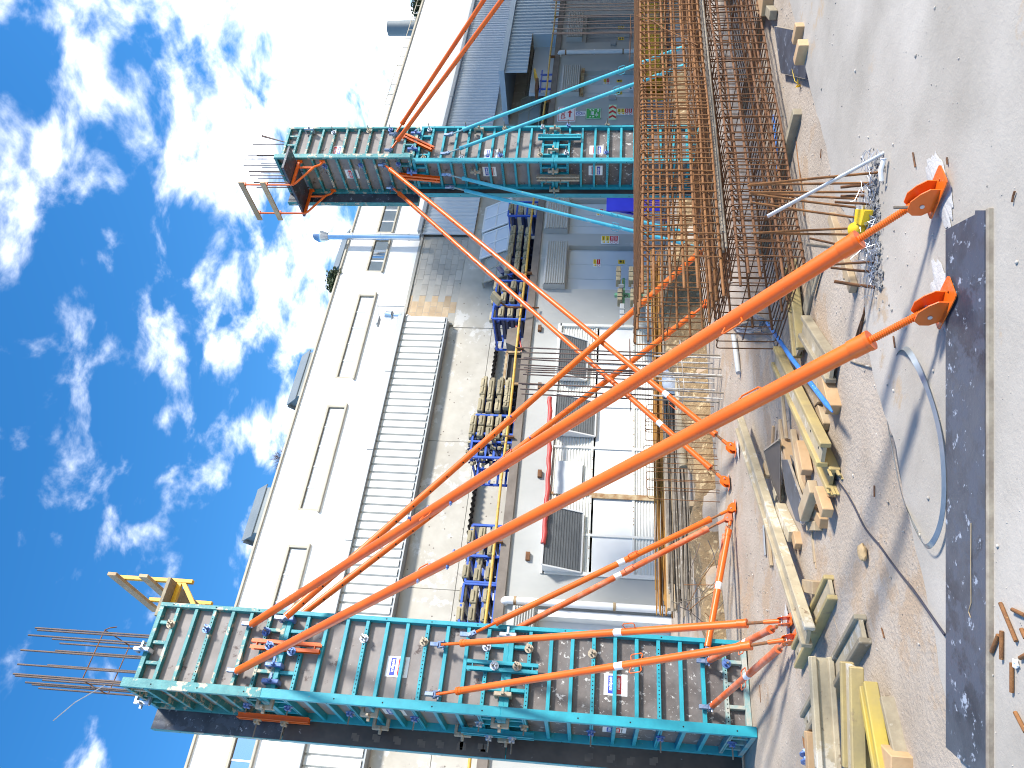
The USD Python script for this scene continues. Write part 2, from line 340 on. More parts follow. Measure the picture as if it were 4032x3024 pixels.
# ================================================================== ground
def grid_mesh(xs, ys, zf):
    X, Y = np.meshgrid(xs, ys, indexing='ij'); Zz = zf(X, Y)
    nx, ny = X.shape
    v = np.stack([X, Y, Zz], -1).reshape(-1, 3)
    i, j = np.meshgrid(np.arange(nx - 1), np.arange(ny - 1), indexing='ij')
    a = (i * ny + j).ravel(); b = a + ny; c = b + 1; d = a + 1
    return MB().add(v, np.concatenate([np.stack([a, b, c], 1), np.stack([a, c, d], 1)]))
PIT0, PIT1 = 10.45, 11.85
def sstep(a, b, x): t = np.clip((x - a) / (b - a), 0, 1); return t * t * (3 - 2 * t)
def ground_z(X, Y):
    n = meshkit.fbm(np.stack([X * .9, Y * .9, X * 0], -1), 3, 3)
    z = (n - .5) * .05 * np.exp(-((X - 5) / 25) ** 2)
    e = (meshkit.fbm(np.stack([X * 1.1, Y * 0, X * 0 + 5], -1), 3, 9) - .5) * .45
    pit = sstep(PIT0 + e * .3, PIT0 + .10 + e * .3, Y) * (1 - sstep(PIT1 - .35 + e, PIT1 + .1 + e, Y)) * sstep(-9, -8, X) * (1 - sstep(30, 31, X))
    z = z * (1 - pit) - .95 * pit + pit * (meshkit.fbm(np.stack([X * 3, Y * 3, X * 0], -1), 3, 5) - .5) * .35
    near = (X > -3) & (X < 8) & (Y > 1) & (Y < 10)
    return z + np.where(near, (meshkit.fbm(np.stack([X * 6, Y * 6, X * 0], -1), 3, 13) - .5) * .012, 0)
xs = np.unique(np.concatenate([np.linspace(-400, -20, 12), np.arange(-20, -2, .5), np.arange(-2, 12, .09), np.arange(12, 32, .2), np.linspace(32, 500, 14)]))
ys = np.unique(np.concatenate([np.linspace(-400, -10, 10), np.arange(-10, 1, .5), np.arange(1, 10.3, .09), np.arange(10.3, 12.6, .05), np.arange(12.6, 18, .4), np.linspace(18, 500, 12)]))
g = grid_mesh(xs, ys, ground_z)
obj('ground', g, 'dirt', smooth=60, kind='structure')

# raised slab the photographer stands on
SLAB = .10
ex_ = np.arange(-1, 14, .05)
edge = 3.93 + (meshkit.fbm(np.stack([ex_ * 1.6, ex_ * 0, ex_ * 0], -1), 5, 21) - .5) * .16
edge = edge - .18 * np.exp(-((ex_ - 4.0) / .45) ** 2)
sx = np.concatenate([[-60, -30, -10, -4], ex_, [16, 30, 60]])
se = np.concatenate([[3.93] * 4, edge, [3.93] * 3])
rows = [(-40, SLAB), (-8, SLAB), (-2, SLAB), (1., SLAB), (2., SLAB)] + [(None, k) for k in (0, 1, 2, 3)]
vv = []
for k, (y, z) in enumerate(rows):
    for x, e in zip(sx, se):
        if y is not None: vv.append((x, y, z))
        elif z == 0: vv.append((x, e - .35, SLAB))
        elif z == 1: vv.append((x, e - .03, SLAB))
        elif z == 2: vv.append((x, e + .006 * math.sin(x * 37), SLAB - .025))
        else: vv.append((x, e + .025 + .02 * math.sin(x * 11), -.06))
n_ = len(sx); ff = []
for r in range(len(rows) - 1):
    for i in range(n_ - 1):
        a = r * n_ + i; ff += [(a, a + 1, a + n_ + 1), (a, a + n_ + 1, a + n_)]
obj('concrete_slab', MB().add(vv, ff), 'slab', kind='structure', smooth=35)

# brown soil bank on the far side of the trench
xs2 = np.arange(-6, 30, .09); t2 = np.linspace(0, 1, 26)
X2, T2 = np.meshgrid(xs2, t2, indexing='ij')
hh = -.06 + .26 * meshkit.fbm(np.stack([X2 * .5, X2 * 0, X2 * 0], -1), 3, 31) + .42 * np.exp(-((X2 - 10.6) / 1.9) ** 2)
Y2 = 11.35 + 1.5 * T2; Z2 = -.95 + (hh + .95) * sstep(0, .42, T2) * (1 - .75 * sstep(.62, 1, T2) * (1))
nn = meshkit.fbm(np.stack([X2 * 2.4, Y2 * 2.4, Z2 * 2.4], -1), 4, 33) - .5
Y2 = Y2 + nn * .5 * np.sin(np.pi * T2); Z2 = Z2 + nn * .32 * np.sin(np.pi * T2)
Z2[:, -1] = -.1; nxx, nyy = X2.shape
i, j = np.meshgrid(np.arange(nxx - 1), np.arange(nyy - 1), indexing='ij'); a = (i * nyy + j).ravel()
obj('soil_bank', MB().add(np.stack([X2, Y2, Z2], -1).reshape(-1, 3), np.concatenate([np.stack([a, a + nyy, a + nyy + 1], 1), np.stack([a, a + nyy + 1, a + 1], 1)])), 'soil', smooth=40, kind='structure')

# ================================================================== column formwork
T = .105
def panel(root, o, ex, en, w, zb, h, frame, ply, sticker=None, nbars=10, ribs=True, label=None, foot=None):
    """o: inner lower corner, ex along the width, en outwards."""
    o, ex, en = np.asarray(o, float), np.asarray(ex, float), np.asarray(en, float)
    ax = np.array([ex, en, EZ])
    def B(mb, a0, a1, d0, d1, z0, z1, bev=.003):
        return mb.box(o + ex * (a0 + a1) / 2 + en * (d0 + d1) / 2 + EZ * (zb + (z0 + z1) / 2), (a1 - a0, d1 - d0, z1 - z0), ax, bev)
    pl = obj('formwork_panel', B(MB(), .006, w - .006, .0, .018, .006, h - .006, 0), ply, root, label=label)
    rw = .05
    for a0 in (0, w - rw):
        r = obj('edge_rail', B(MB(), a0, a0 + rw, .002, T, 0, h), frame, pl)
    hm = MB()
    for a0 in (rw / 2, w - rw / 2):
        for k in range(int(h / .55)):
            c = o + ex * a0 + EZ * (zb + .28 + k * .55 + (.11 if a0 > .1 else 0)) + en * T
            hm.tube([c - en * .004, c + en * .0015], .0085, 8)
    for k in range(int(h / .55)):
        z = zb + .2 + k * .55
        for a0, s in ((0, -1), (w, 1)):
            c = o + ex * a0 + en * T * .55 + EZ * z
            hm.tube([c - ex * s * .004, c + ex * s * .0015], .009, 8)
    obj('rail_holes', hm, 'hole', pl, kind='stuff')
    for z0 in (0, h - .055):
        obj('end_rail', B(MB(), rw, w - rw, .0185, T - .002, z0, z0 + .055), foot if foot and z0 == 0 else frame, pl)
    sp = h / (nbars + 1)
    for k in range(1, nbars + 1):
        z = k * sp
        perf = (k - 1) % 3 == 0
        obj('cross_bar', B(MB(), rw, w - rw, .0185, .090, z - .021, z + .021), foot if foot and k < 2 else frame, pl)
        if perf:
            hm = MB()
            for q in range(int((w - .16) / .045)):
                c = o + ex * (.085 + q * .045) + EZ * (zb + z) + en * .090
                hm.tube([c - en * .004, c + en * .0015], .0075, 6)
                if k < 8: hm.tube([c - en * .02 - EZ * .017, c - en * .02 - EZ * .0225], .006, 6)
            obj('hole_row', hm, 'hole', pl, kind='stuff')
    if ribs:
        for z0, z1 in ((.055, sp - .021), (h - sp + .021, h - .055)):
            for q in (1, 2, 3):
                c = w * q / 4
                obj('short_rib', B(MB(), c - .02, c + .02, .0185, .085, z0, z1), foot if foot and z0 < .1 else frame, pl)
    for s in (sticker or []):
        make_sticker(pl, o + ex * s[0] + EZ * (zb + s[1]) + en * .0185, ex, s[2] if len(s) > 2 else 1, en)
    return pl
def make_sticker(parent, c, ex, sgn, en, k=1.0):
    ex = ex * sgn; ey = EZ * sgn
    if np.dot(np.cross(ex, ey), en) < 0: ex = -ex
    c = c + en * .001
    W_, H_ = .235 * k, .26 * k
    obj('sticker', MB().box(c, (W_, .002, H_), np.array([ex, en, EZ])), 'sign_white', parent)
    for z0, m_, word in ((.055, 'sign_blue', 'milpan'), (-.035, 'sign_red', 'milan')):
        obj('sticker_band', MB().box(c + ey * z0 * k + en * .0014, (W_ * .84, .002, .058 * k), np.array([ex, en, EZ])), m_, parent)
        obj('sticker_word', MB().text(word, .034 * k, c + ey * (z0 - .014) * k + en * .0022 + ex * .01, ex, ey, .0015, width=W_ * (.62 if word == 'milpan' else .5)), 'white', parent)
    obj('sticker_line', MB().text('KALIP SISTEMLERI', .012 * k, c - ey * .088 * k + en * .0008, ex, ey, .0012, width=W_ * .75), 'sign_black', parent)
def wing_nut(root, c, n, matp='cast_tan', matn='zinc', rod=.16, tilt=(0, 0, 0), label=None, rm='bar_grey'):
    n = unit(n); t = unit(np.cross(n, EZ)); b = np.cross(n, t)
    q = obj('wing_nut', MB().tube([c, c + n * .010], .052, 14).tube([c + n * .010, c + n * .034], [.030, .024], 8).box(c + n * .036, (.105, .024, .022), np.array([unit(t + .5 * b), n, np.cross(unit(t + .5 * b), n)]), .004).box(c + n * .036, (.024, .024, .07), np.array([unit(t + .5 * b), n, np.cross(unit(t + .5 * b), n)]), .004), matp, root, label=label)
    d = unit(n + np.asarray(tilt))
    obj('tie_rod', MB().tube([c - n * .05, c + d * rod], .0085, 8), rm, q)
def clamp(root, c, ex, en, m='cast_tan', L=.20):
    ex, en = unit(ex), unit(en); up = np.cross(ex, en)
    ax = np.array([ex, en, up])
    k = MB()
    k.box(c + en * .045, (L, .05, .05), ax, .008)
    for s in (-1, 1):
        k.box(c + ex * s * (L / 2 - .02) - en * .01, (.038, .10, .055), ax, .006)
    k.box(c + en * .085, (.035, .06, .03), ax, .005).box(c + en * .06 + up * .045, (.03, .03, .09), ax, .004)
    obj('clamp', k, m, root)
def waler(root, p0, p1, en, m, gap=.035, hgt=.045, label=None, r0='cast_tan'):
    en = unit(en); e = unit(np.asarray(p1) - p0); s = np.cross(en, e)
    k = MB()
    for sg in (-1, 1):
        off = s * sg * (gap / 2 + .02)
        k.bar(p0 + off + en * .058, p1 + off + en * .058, .040, .006, en)
        k.bar(p0 + off + en * .004, p1 + off + en * .004, .040, .006, en)
        w_ = s * sg * (gap / 2 + .003)
        k.bar(p0 + w_ + en * .031, p1 + w_ + en * .031, .006, .054, en)
    for q in (.08, .92):
        k.box(p0 + (p1 - p0) * q + en * .031, (.012, gap, .05), np.array([e, s, en]))
    obj('waler', k, m, root, label=label)
def rod_bundle(root, pts, tops, r, name='starter_bar', m='bar_steel', lean=.02):
    for (x, y), z in zip(pts, tops):
        d = rng.normal(0, lean, 2)
        obj(name, MB().tube([(x, y, z[0]), (x + d[0] * .5, y + d[1] * .5, (z[0] + z[1]) / 2), (x + d[0], y + d[1], z[1])], r, 7), m, root, smooth=60)

# ---- near column
C1 = np.array([2.1538, 8.8104]); WA, DA, DB, E1, WC = .9665, .2234, .98, .2327, .65
vA, vC, uB = C1[1] + DA, C1[1] + DB, C1[0] - T                  # outer face of panel A, inner face of C, outer face of B
near = thing('column_formwork', 'nearest tall teal steel formwork tower with brown plywood infill, starter bars on top', 'column formwork', (C1[0] + .33, C1[1] + .6, 0))
tiers = [(0.02, 2.68, 10, 'teal', 'ply_splashed'), (2.70, 2.69, 10, 'teal', 'ply_back'), (5.39, 1.66, 6, 'teal_worn', 'ply_back')]
for q, (zb, h, nb, fr, ply) in enumerate(tiers):
    stA = {0: [(.40, 1.45)], 1: [(.42, 1.28)], 2: []}[q]
    stB = {0: [(.55, 1.45, 1)], 1: [(.55, 1.28, 1)], 2: []}[q]
    panel(near, (C1[0] + .002, vA + T, zb), EX, -EY, WA, 0, h, fr, ply, stA, nb, foot='teal_dusty' if q == 0 else None)
    panel(near, (C1[0], C1[1], zb), EY, -EX, DB - .002, 0, h, fr, ply, stB, nb, foot='teal_dusty' if q == 0 else None)
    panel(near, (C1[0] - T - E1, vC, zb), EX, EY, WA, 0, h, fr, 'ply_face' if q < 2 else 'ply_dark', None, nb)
    panel(near, (C1[0] + WC, vA + T + .002, zb), EY, EX, DB, 0, h, fr, ply, None, nb)
zq = lambda x, y, ox, oy, k: (ox + x / k, oy + y / k)
nA = [(673, 2459, 'cast_tan'), (814, 2477, 'zinc_blue'), (1049, 2488, 'zinc_blue'), (1434, 2515, 'zinc'), (1670, 2528, 'cast_tan'), (1917, 2548, 'zinc'), (2083, 2555, 'cast_tan'), (2332.5, 2575, 'cast_tan'), (2860, 2614, 'zinc_blue')]
for x, y, m_ in nA:
    wing_nut(near, V(x, y, vA + .015), -EY, m_, tilt=(rng.normal(0, .08), 0, rng.normal(0, .08)), rod=.10)
for x, y, m_ in [(1061, 2543, 'zinc_blue'), (1148, 2565, 'zinc_blue'), (1946.5, 2622, 'zinc'), (2036, 2625, 'cast_tan')]:
    wing_nut(near, V(x, y, vA - .062), -EY, m_, rod=.12, tilt=(rng.normal(0, .1), 0, .15))
nB = [(974.5, 2771, .10), (1136, 2781, .10), (1379, 2803, .14), (1633, 2823, .14), (1887, 2843, .10), (2063, 2858, .10), (2326.6, 2878, .16), (2600, 2900, .16), (2882, 2923, .17)]
for k, (x, y, r) in enumerate(nB):
    wing_nut(near, W(x, y, uB + .015), -EX, ['zinc_blue', 'zinc_blue', 'zinc_blue', 'zinc_blue', 'zinc', 'cast_tan', 'zinc_blue', 'zinc_blue', 'zinc_blue'][k], rod=r)
pa, pb = V(994.4, 2538, vA), V(1265, 2555, vA); pb[0] = pa[0]
waler(near, pa, pb, -EY, 'orange', label='orange double waler across the upper panel joint of the lit face')
pa, pb = V(1840, 2620, vA), V(2120, 2632, vA); pb[0] = pa[0]
waler(near, pa, pb, -EY, 'teal', label='teal double waler across the lower panel joint of the lit face')
pa, pb = W(942, 2806, uB), W(1213, 2822, uB); pb[1] = pa[1]
waler(near, pa, pb, -EX, 'orange', label='orange double waler on the shaded face')
for q in (.28, .66): wing_nut(near, pa + (pb - pa) * q - EX * .062, -EX, 'cast_tan', rod=.20)
pa, pb = W(1820, 2866, uB), W(2103, 2887, uB); pb[1] = pa[1]
waler(near, pa, pb, -EX, 'teal', label='teal double waler on the shaded face')
for q in (.38, .70): wing_nut(near, pa + (pb - pa) * q - EX * .062, -EX, 'zinc', rod=.17)
for x, y, m_ in [(565, 2560, 'steel_bright'), (1131, 2440, 'zinc_blue'), (1082, 2622, 'zinc_blue'), (1069, 2687, 'zinc_blue'), (2001, 2505, 'zinc'), (1981, 2738, 'cast_tan')]:
    clamp(near, V(x, y, vA - .005), EZ, -EY, m_)
for x, y, m_ in [(565, 2752, 'steel_bright'), (1044, 2768, 'cast_tan'), (1456, 2798, 'cast_tan'), (1501, 2850, 'cast_tan'), (1824, 2876, 'cast_tan'), (1969, 2841, 'cast_tan'), (1994, 2900, 'cast_tan')]:
    clamp(near, W(x, y, uB - .005), EZ, -EX, m_)
# repair patches let into the projecting panel
for x, y in [(580, 180), (675, 185), (770, 195), (880, 208), (965, 212), (1065, 220), (1155, 228)]:
    c = V(900 + x / 1.1545, 2750 + y / 1.1545, vC)
    obj('repair_patch', MB().box(c - EY * .001, (.07, .0026, .07)).box(c + (.022, -.0015, .03), (.06, .0026, .06)), 'ply_patch', near)
for x, y in [(20, 1490), (210, 1505), (1035, 1578), (1210, 1590), (1370, 1608), (1550, 1610)]:
    c = V(1800 + x / 2.013, 2200 + y / 2.013, vC)
    obj('repair_patch', MB().box(c - EY * .001, (.07, .0026, .07)).box(c + (.022, -.0015, -.03), (.06, .0026, .06)), 'ply_patch', near)
# bars standing out of the top, tied by one hoop
bars = [zq(280, 548, 0, 2200, 2.013), zq(297, 566, 0, 2200, 2.013), zq(225, 605, 0, 2200, 2.013), zq(415, 636, 0, 2200, 2.013), zq(475, 671, 0, 2200, 2.013), zq(165, 723, 0, 2200, 2.013), zq(440, 728, 0, 2200, 2.013), zq(140, 836, 0, 2200, 2.013), zq(378, 843, 0, 2200, 2.013), zq(105, 912, 0, 2200, 2.013), zq(122, 928, 0, 2200, 2.013), zq(202, 980, 0, 2200, 2.013), zq(255, 997, 0, 2200, 2.013), zq(307, 1026, 0, 2200, 2.013), zq(338, 962, 0, 2200, 2.013)]
col_in = (C1[0] + .05, vA + T + .05, C1[0] + WC - .05, vC - .05)
cage1 = thing('column_reinforcement', 'steel starter bars with a rusty hoop standing out of the nearest formwork tower', 'rebar', (C1[0] + .33, vA + .4, 7.05))
vdep = [0, 0, 0, 1, 1, 0, 1, 0, 1, 0, 0, .25, .5, 1, 1]
for (x, y), d in zip(bars, vdep):
    v_ = col_in[1] + d * (col_in[3] - col_in[1]); p = V(x, y, v_)
    obj('rebar', MB().tube([(p[0] + .012, p[1], 6.6), (p[0] + .006, p[1], 7.3), p], .0115, 8), 'bar_steel', cage1, smooth=60)
hp = [V(830 / 2.013, 2200 + 565 / 2.013, col_in[1]), V(650 / 2.013, 2200 + 962 / 2.013, col_in[1]), V(855 / 2.013, 2200 + 1078 / 2.013, col_in[3]), V(1028 / 2.013, 2200 + 688 / 2.013, col_in[3])]
def loop(P, r, n=6, seg=3, rad=.03):
    P = [np.asarray(q, float) for q in P]; out = []
    for k in range(len(P)):
        a, b, c = P[k - 1], P[k], P[(k + 1) % len(P)]
        d0, d1 = unit(a - b), unit(c - b)
        for t in np.linspace(0, 1, seg):
            s0, s1 = b + d0 * rad * (1 - t), b + d1 * rad * t
            out.append(s0 * (1 - t) + s1 * t if 0 < t < 1 else (s0 if t == 0 else s1))
    return MB().tube(out, r, n, closed=True)
obj('stirrup', loop(hp, .007), 'rust_bar', cage1, smooth=60)
hk = hp[0]
obj('stirrup_hook', MB().tube([hk, hk + (.05, .06, -.02), hk + (.09, .14, -.05)], .007, 6), 'rust_bar', cage1, smooth=60)
q0, q1 = V(800 / 2.013, 2200 + 1000 / 2.013, col_in[1]), V(420 / 2.013, 2200 + 1285 / 2.013, col_in[1] - .1)
obj('tie_wire', MB().tube([q0 + (0, 0, -.05), (q0 + q1) / 2 + (0, 0, .03), q1], .006, 6), 'zinc', cage1, smooth=60)

# ---- far column: two lower tiers and a top tier turned a little against them
def rotm(y): return np.array([math.cos(y), math.sin(y), 0]), np.array([-math.sin(y), math.cos(y), 0])
far = thing('column_formwork', 'far teal formwork tower behind the rebar cages, carrying an orange platform', 'column formwork', (12.3, 9.7, 0))
def far_tier(o, yaw, wA, dA, dB, e, zb, h, fr, ply, stA, stB, plyC, sgn):
    ex, ey = rotm(yaw); o = np.array([*o, 0.])
    panel(far, o + ex * .002 + ey * (dA + T) + EZ * zb, ex, -ey, wA, 0, h, fr, ply, [(*s, sgn) for s in stA], 10)
    panel(far, o + EZ * zb, ey, -ex, dB - .002, 0, h, fr, ply, [(*s, sgn) for s in stB], 10)
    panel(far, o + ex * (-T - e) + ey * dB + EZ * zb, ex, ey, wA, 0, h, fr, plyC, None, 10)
    panel(far, o + ex * (wA * .68) + ey * (dA + T + .002) + EZ * zb, ey, ex, dB, 0, h, fr, ply, None, 10)
LOW = dict(o=(12.084, 9.259), yaw=-.08, wA=1.051, dA=.138, dB=.713, e=.109)
TOPC = dict(o=(12.082, 9.159), yaw=-.115, wA=.967, dA=.213, dB=.989, e=.225)
far_tier(**LOW, zb=.02, h=2.72, fr='teal', ply='ply_splashed', stA=[(.45, 1.95)], stB=[(.3, 1.95)], plyC='ply_face', sgn=-1)
far_tier(**LOW, zb=2.75, h=2.70, fr='teal', ply='ply_back', stA=[(.35, 1.25)], stB=[(.33, 1.25)], plyC='ply_face', sgn=1)
far_tier(**TOPC, zb=5.47, h=2.70, fr='teal_worn', ply='ply_back', stA=[(.40, 1.62)], stB=[(.52, 1.28)], plyC='ply_dark', sgn=-1)
def fplane(L, face, off=0.):
    ex, ey = rotm(L['yaw']); o = np.array([*L['o'], 0.])
    return (o + ey * (L['dA'] + off), -ey, ex) if face == 'A' else (o - ex * (T - off), -ex, ey)
def FP(x, y, L, face, off=0.): o, n, _ = fplane(L, face, off); return PN(x, y, o, n)
z1 = lambda x, y: (1500 + x / 2.212, 400 + y / 2.212)
z0_ = lambda x, y: (900 + x / 2.765, 400 + y / 2.765)
for face, L, pts in (('A', LOW, [z1(425, 250), z1(370, 490), z1(745, 240), z1(700, 490), z1(1078, 235), z1(1040, 470), z1(1410, 225), z1(1385, 465), z1(1632, 215), z1(1615, 450), z1(1972, 205), z1(1963, 445), z1(1440, 300), z1(1567, 302)]),
                     ('B', LOW, [z1(1440, 660), z1(1565, 660)]), ('A', TOPC, [z0_(1145, 340), z0_(1530, 325), z0_(1765, 310)]), ('B', TOPC, [z0_(1050, 700), z0_(1440, 690), z0_(1850, 680), z0_(1690, 690), z0_(1770, 935)])):
    for k, (x, y) in enumerate(pts):
        n = fplane(L, face)[1]
        wing_nut(far, FP(x, y, L, face, .015), n, ['zinc', 'cast_tan', 'zinc_blue'][k % 3] if face == 'A' else 'zinc_blue', rod=.17)
for face, L, pts, m_ in (('A', LOW, [z1(855, 255), z1(1515, 255), z1(1500, 435)], 'cast_tan'), ('B', LOW, [z1(825, 600), z1(1500, 595), z1(1510, 760)], 'cast_tan'), ('A', TOPC, [z0_(885, 320)], 'steel_bright'), ('A', LOW, [zq(330, 300, 1550, 450, 3.687), zq(280, 530, 1550, 450, 3.687)], 'zinc_blue'), ('B', LOW, [zq(270, 820, 1550, 450, 3.687)], 'zinc_blue')):
    for x, y in pts:
        clamp(far, FP(x, y, L, face, -.005), EZ, fplane(L, face)[1], m_)
def far_waler(a, b, L, face, m_, lab, vert=True):
    n = fplane(L, face)[1]; p, q = FP(*a, L, face), FP(*b, L, face)
    if vert: q = np.array([p[0], p[1], q[2]])
    waler(far, p, q, n, m_, label=lab)
far_waler(z1(1370, 322), z1(1742, 322), LOW, 'A', 'teal', 'teal waler across the lower joint of the lit face')
far_waler(z1(1355, 655), z1(1728, 637), LOW, 'B', 'cast_tan', 'pale perforated steel strip across the lower joint of the shaded face')
far_waler(z1(190, 300), z1(455, 425), LOW, 'A', 'orange', 'slanting orange waler on the lit face', False)
far_waler(z1(155, 635), z1(515, 670), LOW, 'B', 'orange', 'orange waler on the shaded face', False)
# bars out of the far column
cage2 = thing('column_reinforcement', 'dark starter bars standing out of the top of the far column formwork', 'rebar', (12.4, 9.7, 8.17))
exT, eyT = rotm(TOPC['yaw']); oT = np.array([*TOPC['o'], 0.])
fb = [(205, 583), (310, 592), (178, 625), (355, 670), (163, 693), (366, 714), (222, 760), (350, 775), (230, 807), (322, 834), (275, 880), (305, 933), (266, 465)]
for k, (x, y) in enumerate(fb):
    far_side = (x > 290)
    p = PN(*z0_(x, y), oT + eyT * ((.80 if far_side else .42)), eyT)
    obj('rebar', MB().tube([(p[0], p[1], 7.7), (p[0], p[1], 8.0), p], .0115, 7), 'bar_steel', cage2, smooth=60)
for (x, y) in ((360, 367), (360, 380)):
    p = PN(*z0_(x, y), oT + eyT * .5, eyT); b_ = PN(*z0_(590, 435), oT + eyT * .5, eyT)
    obj('rebar', MB().tube([b_ + (b_ - p) * .3, (p + b_) / 2, p], .0115, 7), 'bar_steel', cage2, smooth=60)

# ---- orange working platform on the far column (shaded face)
z3 = lambda x, y: (1000 + x / 3.687, 450 + y / 3.687)
plat = thing('working_platform', 'orange bracket platform with dark plywood deck and two timber guard rails on the far column', 'platform', (11.5, 9.6, 7))
oB, nB_, eB = fplane(TOPC, 'B')
def P_at(px, d, along=None):                   # d metres out of the shaded face
    return PN(*px, oB + nB_ * d, nB_)
OUT = .62
for top, low, tip in ((z3(660, 680), z3(990, 670), z3(560, 1010)), (z3(835, 1100), zq(1150, 985, 900, 400, 2.765), z3(755, 1440))):
    a, b = P_at(top, 0), P_at(low, 0); b[:2] = a[:2]
    c = a + nB_ * OUT + EZ * .0
    bent = b + nB_ * .10 + EZ * .03
    k = MB().bar(a, c, .05, .05, EZ, .004).tube([b, b + nB_ * .05, bent, bent + EZ * .10 + nB_ * .05, c - nB_ * .04 - EZ * .05, c + EZ * .02], .021, 8)
    mid = a + nB_ * .17
    k.tube([mid, np.array([mid[0], mid[1], b[2] + .14])], .019, 8)
    k.box(a + nB_ * .01 - EZ * .01, (.06, .03, .10), np.array([eB, nB_, EZ]))
    k.box(b + nB_ * .01, (.06, .03, .10), np.array([eB, nB_, EZ]))
    br = obj('bracket', k, 'orange', plat, smooth=40)
    obj('guard_post', MB().tube([c - EZ * .03, c + EZ * 1.06], .019, 8), 'orange', plat, smooth=60)
    for zz_ in (.55, .98):
        obj('rail_holder', MB().box(c + EZ * zz_ - nB_ * .01, (.05, .07, .11), np.array([eB, nB_, EZ])), 'orange', plat)
    if top[0] < 1200 and 'c0' not in globals(): c0 = c
    c1 = c; a1 = a
L_ = np.linalg.norm((c1 - c0)[:2])
obj('deck_board', MB().bar(c0 - eB * .42 - nB_ * .30 + EZ * .055, c1 + eB * .12 - nB_ * .30 + EZ * .055, .56, .045, EZ, .004), 'ply_dark', plat)
for zz_ in (.55, .98):
    obj('guard_rail', MB().bar(c0 - eB * .10 + nB_ * .035 + EZ * zz_, c1 + eB * .16 + nB_ * .035 + EZ * zz_, .035, .10, EZ, .004), 'wood_pale', plat)

# ---- yellow platform on the hidden side of the near column
yp = thing('working_platform', 'yellow bracket platform with brown timber rails on the hidden side of the near column', 'platform', (3.2, 9.6, 6.5))
zy = lambda x, y: (420 + x / 2.765, 2300 + y / 2.765)
uD = C1[0] + WC + T
for k, (vp, t0, t1, tilt) in enumerate(((vC + .0, zy(265, 25), zy(1000, 70), 0), (vC + .42, zy(500, 195), zy(1106, 205), 0))):
    uo = uD + .62
    p0 = V(*t0, vp); p1 = V(*t1, vp)
    u_ = uo
    top_ = W(*t0, uo)[2]; bot_ = W(*t1, uo)[2]
    vv_ = vA + .35 if k == 0 else vA + 1.12
    obj('guard_post', MB().bar((u_, vv_, bot_ - .05), (u_, vv_, top_), .06, .05, EX, .004), 'yellow_paint', yp)
    zd = bot_ + .12
    obj('bracket', MB().bar((uD, vv_, zd), (u_, vv_, zd), .05, .06, EZ).bar((uD, vv_, zd - .55), (u_ - .02, vv_, zd - .05), .05, .05, EZ), 'yellow_paint', yp)
    if k == 0: A0 = (u_, vv_, top_, zd)
    else: A1 = (u_, vv_, top_, zd)
for f_ in (.03, .46):
    za = A0[2] - f_; zb_ = A1[2] - f_
    obj('guard_rail', MB().bar((A0[0] - .05, A0[1] - .25, za), (A0[0] - .05, A1[1] + .3, za), .045, .12, EZ, .004), 'wood_pale', yp)
obj('deck_board', MB().bar((uD + .34, A0[1] - .2, A0[3] + .055), (uD + .34, A1[1] + .3, A0[3] + .055), .5, .045, EZ, .004), 'wood_grey', yp)
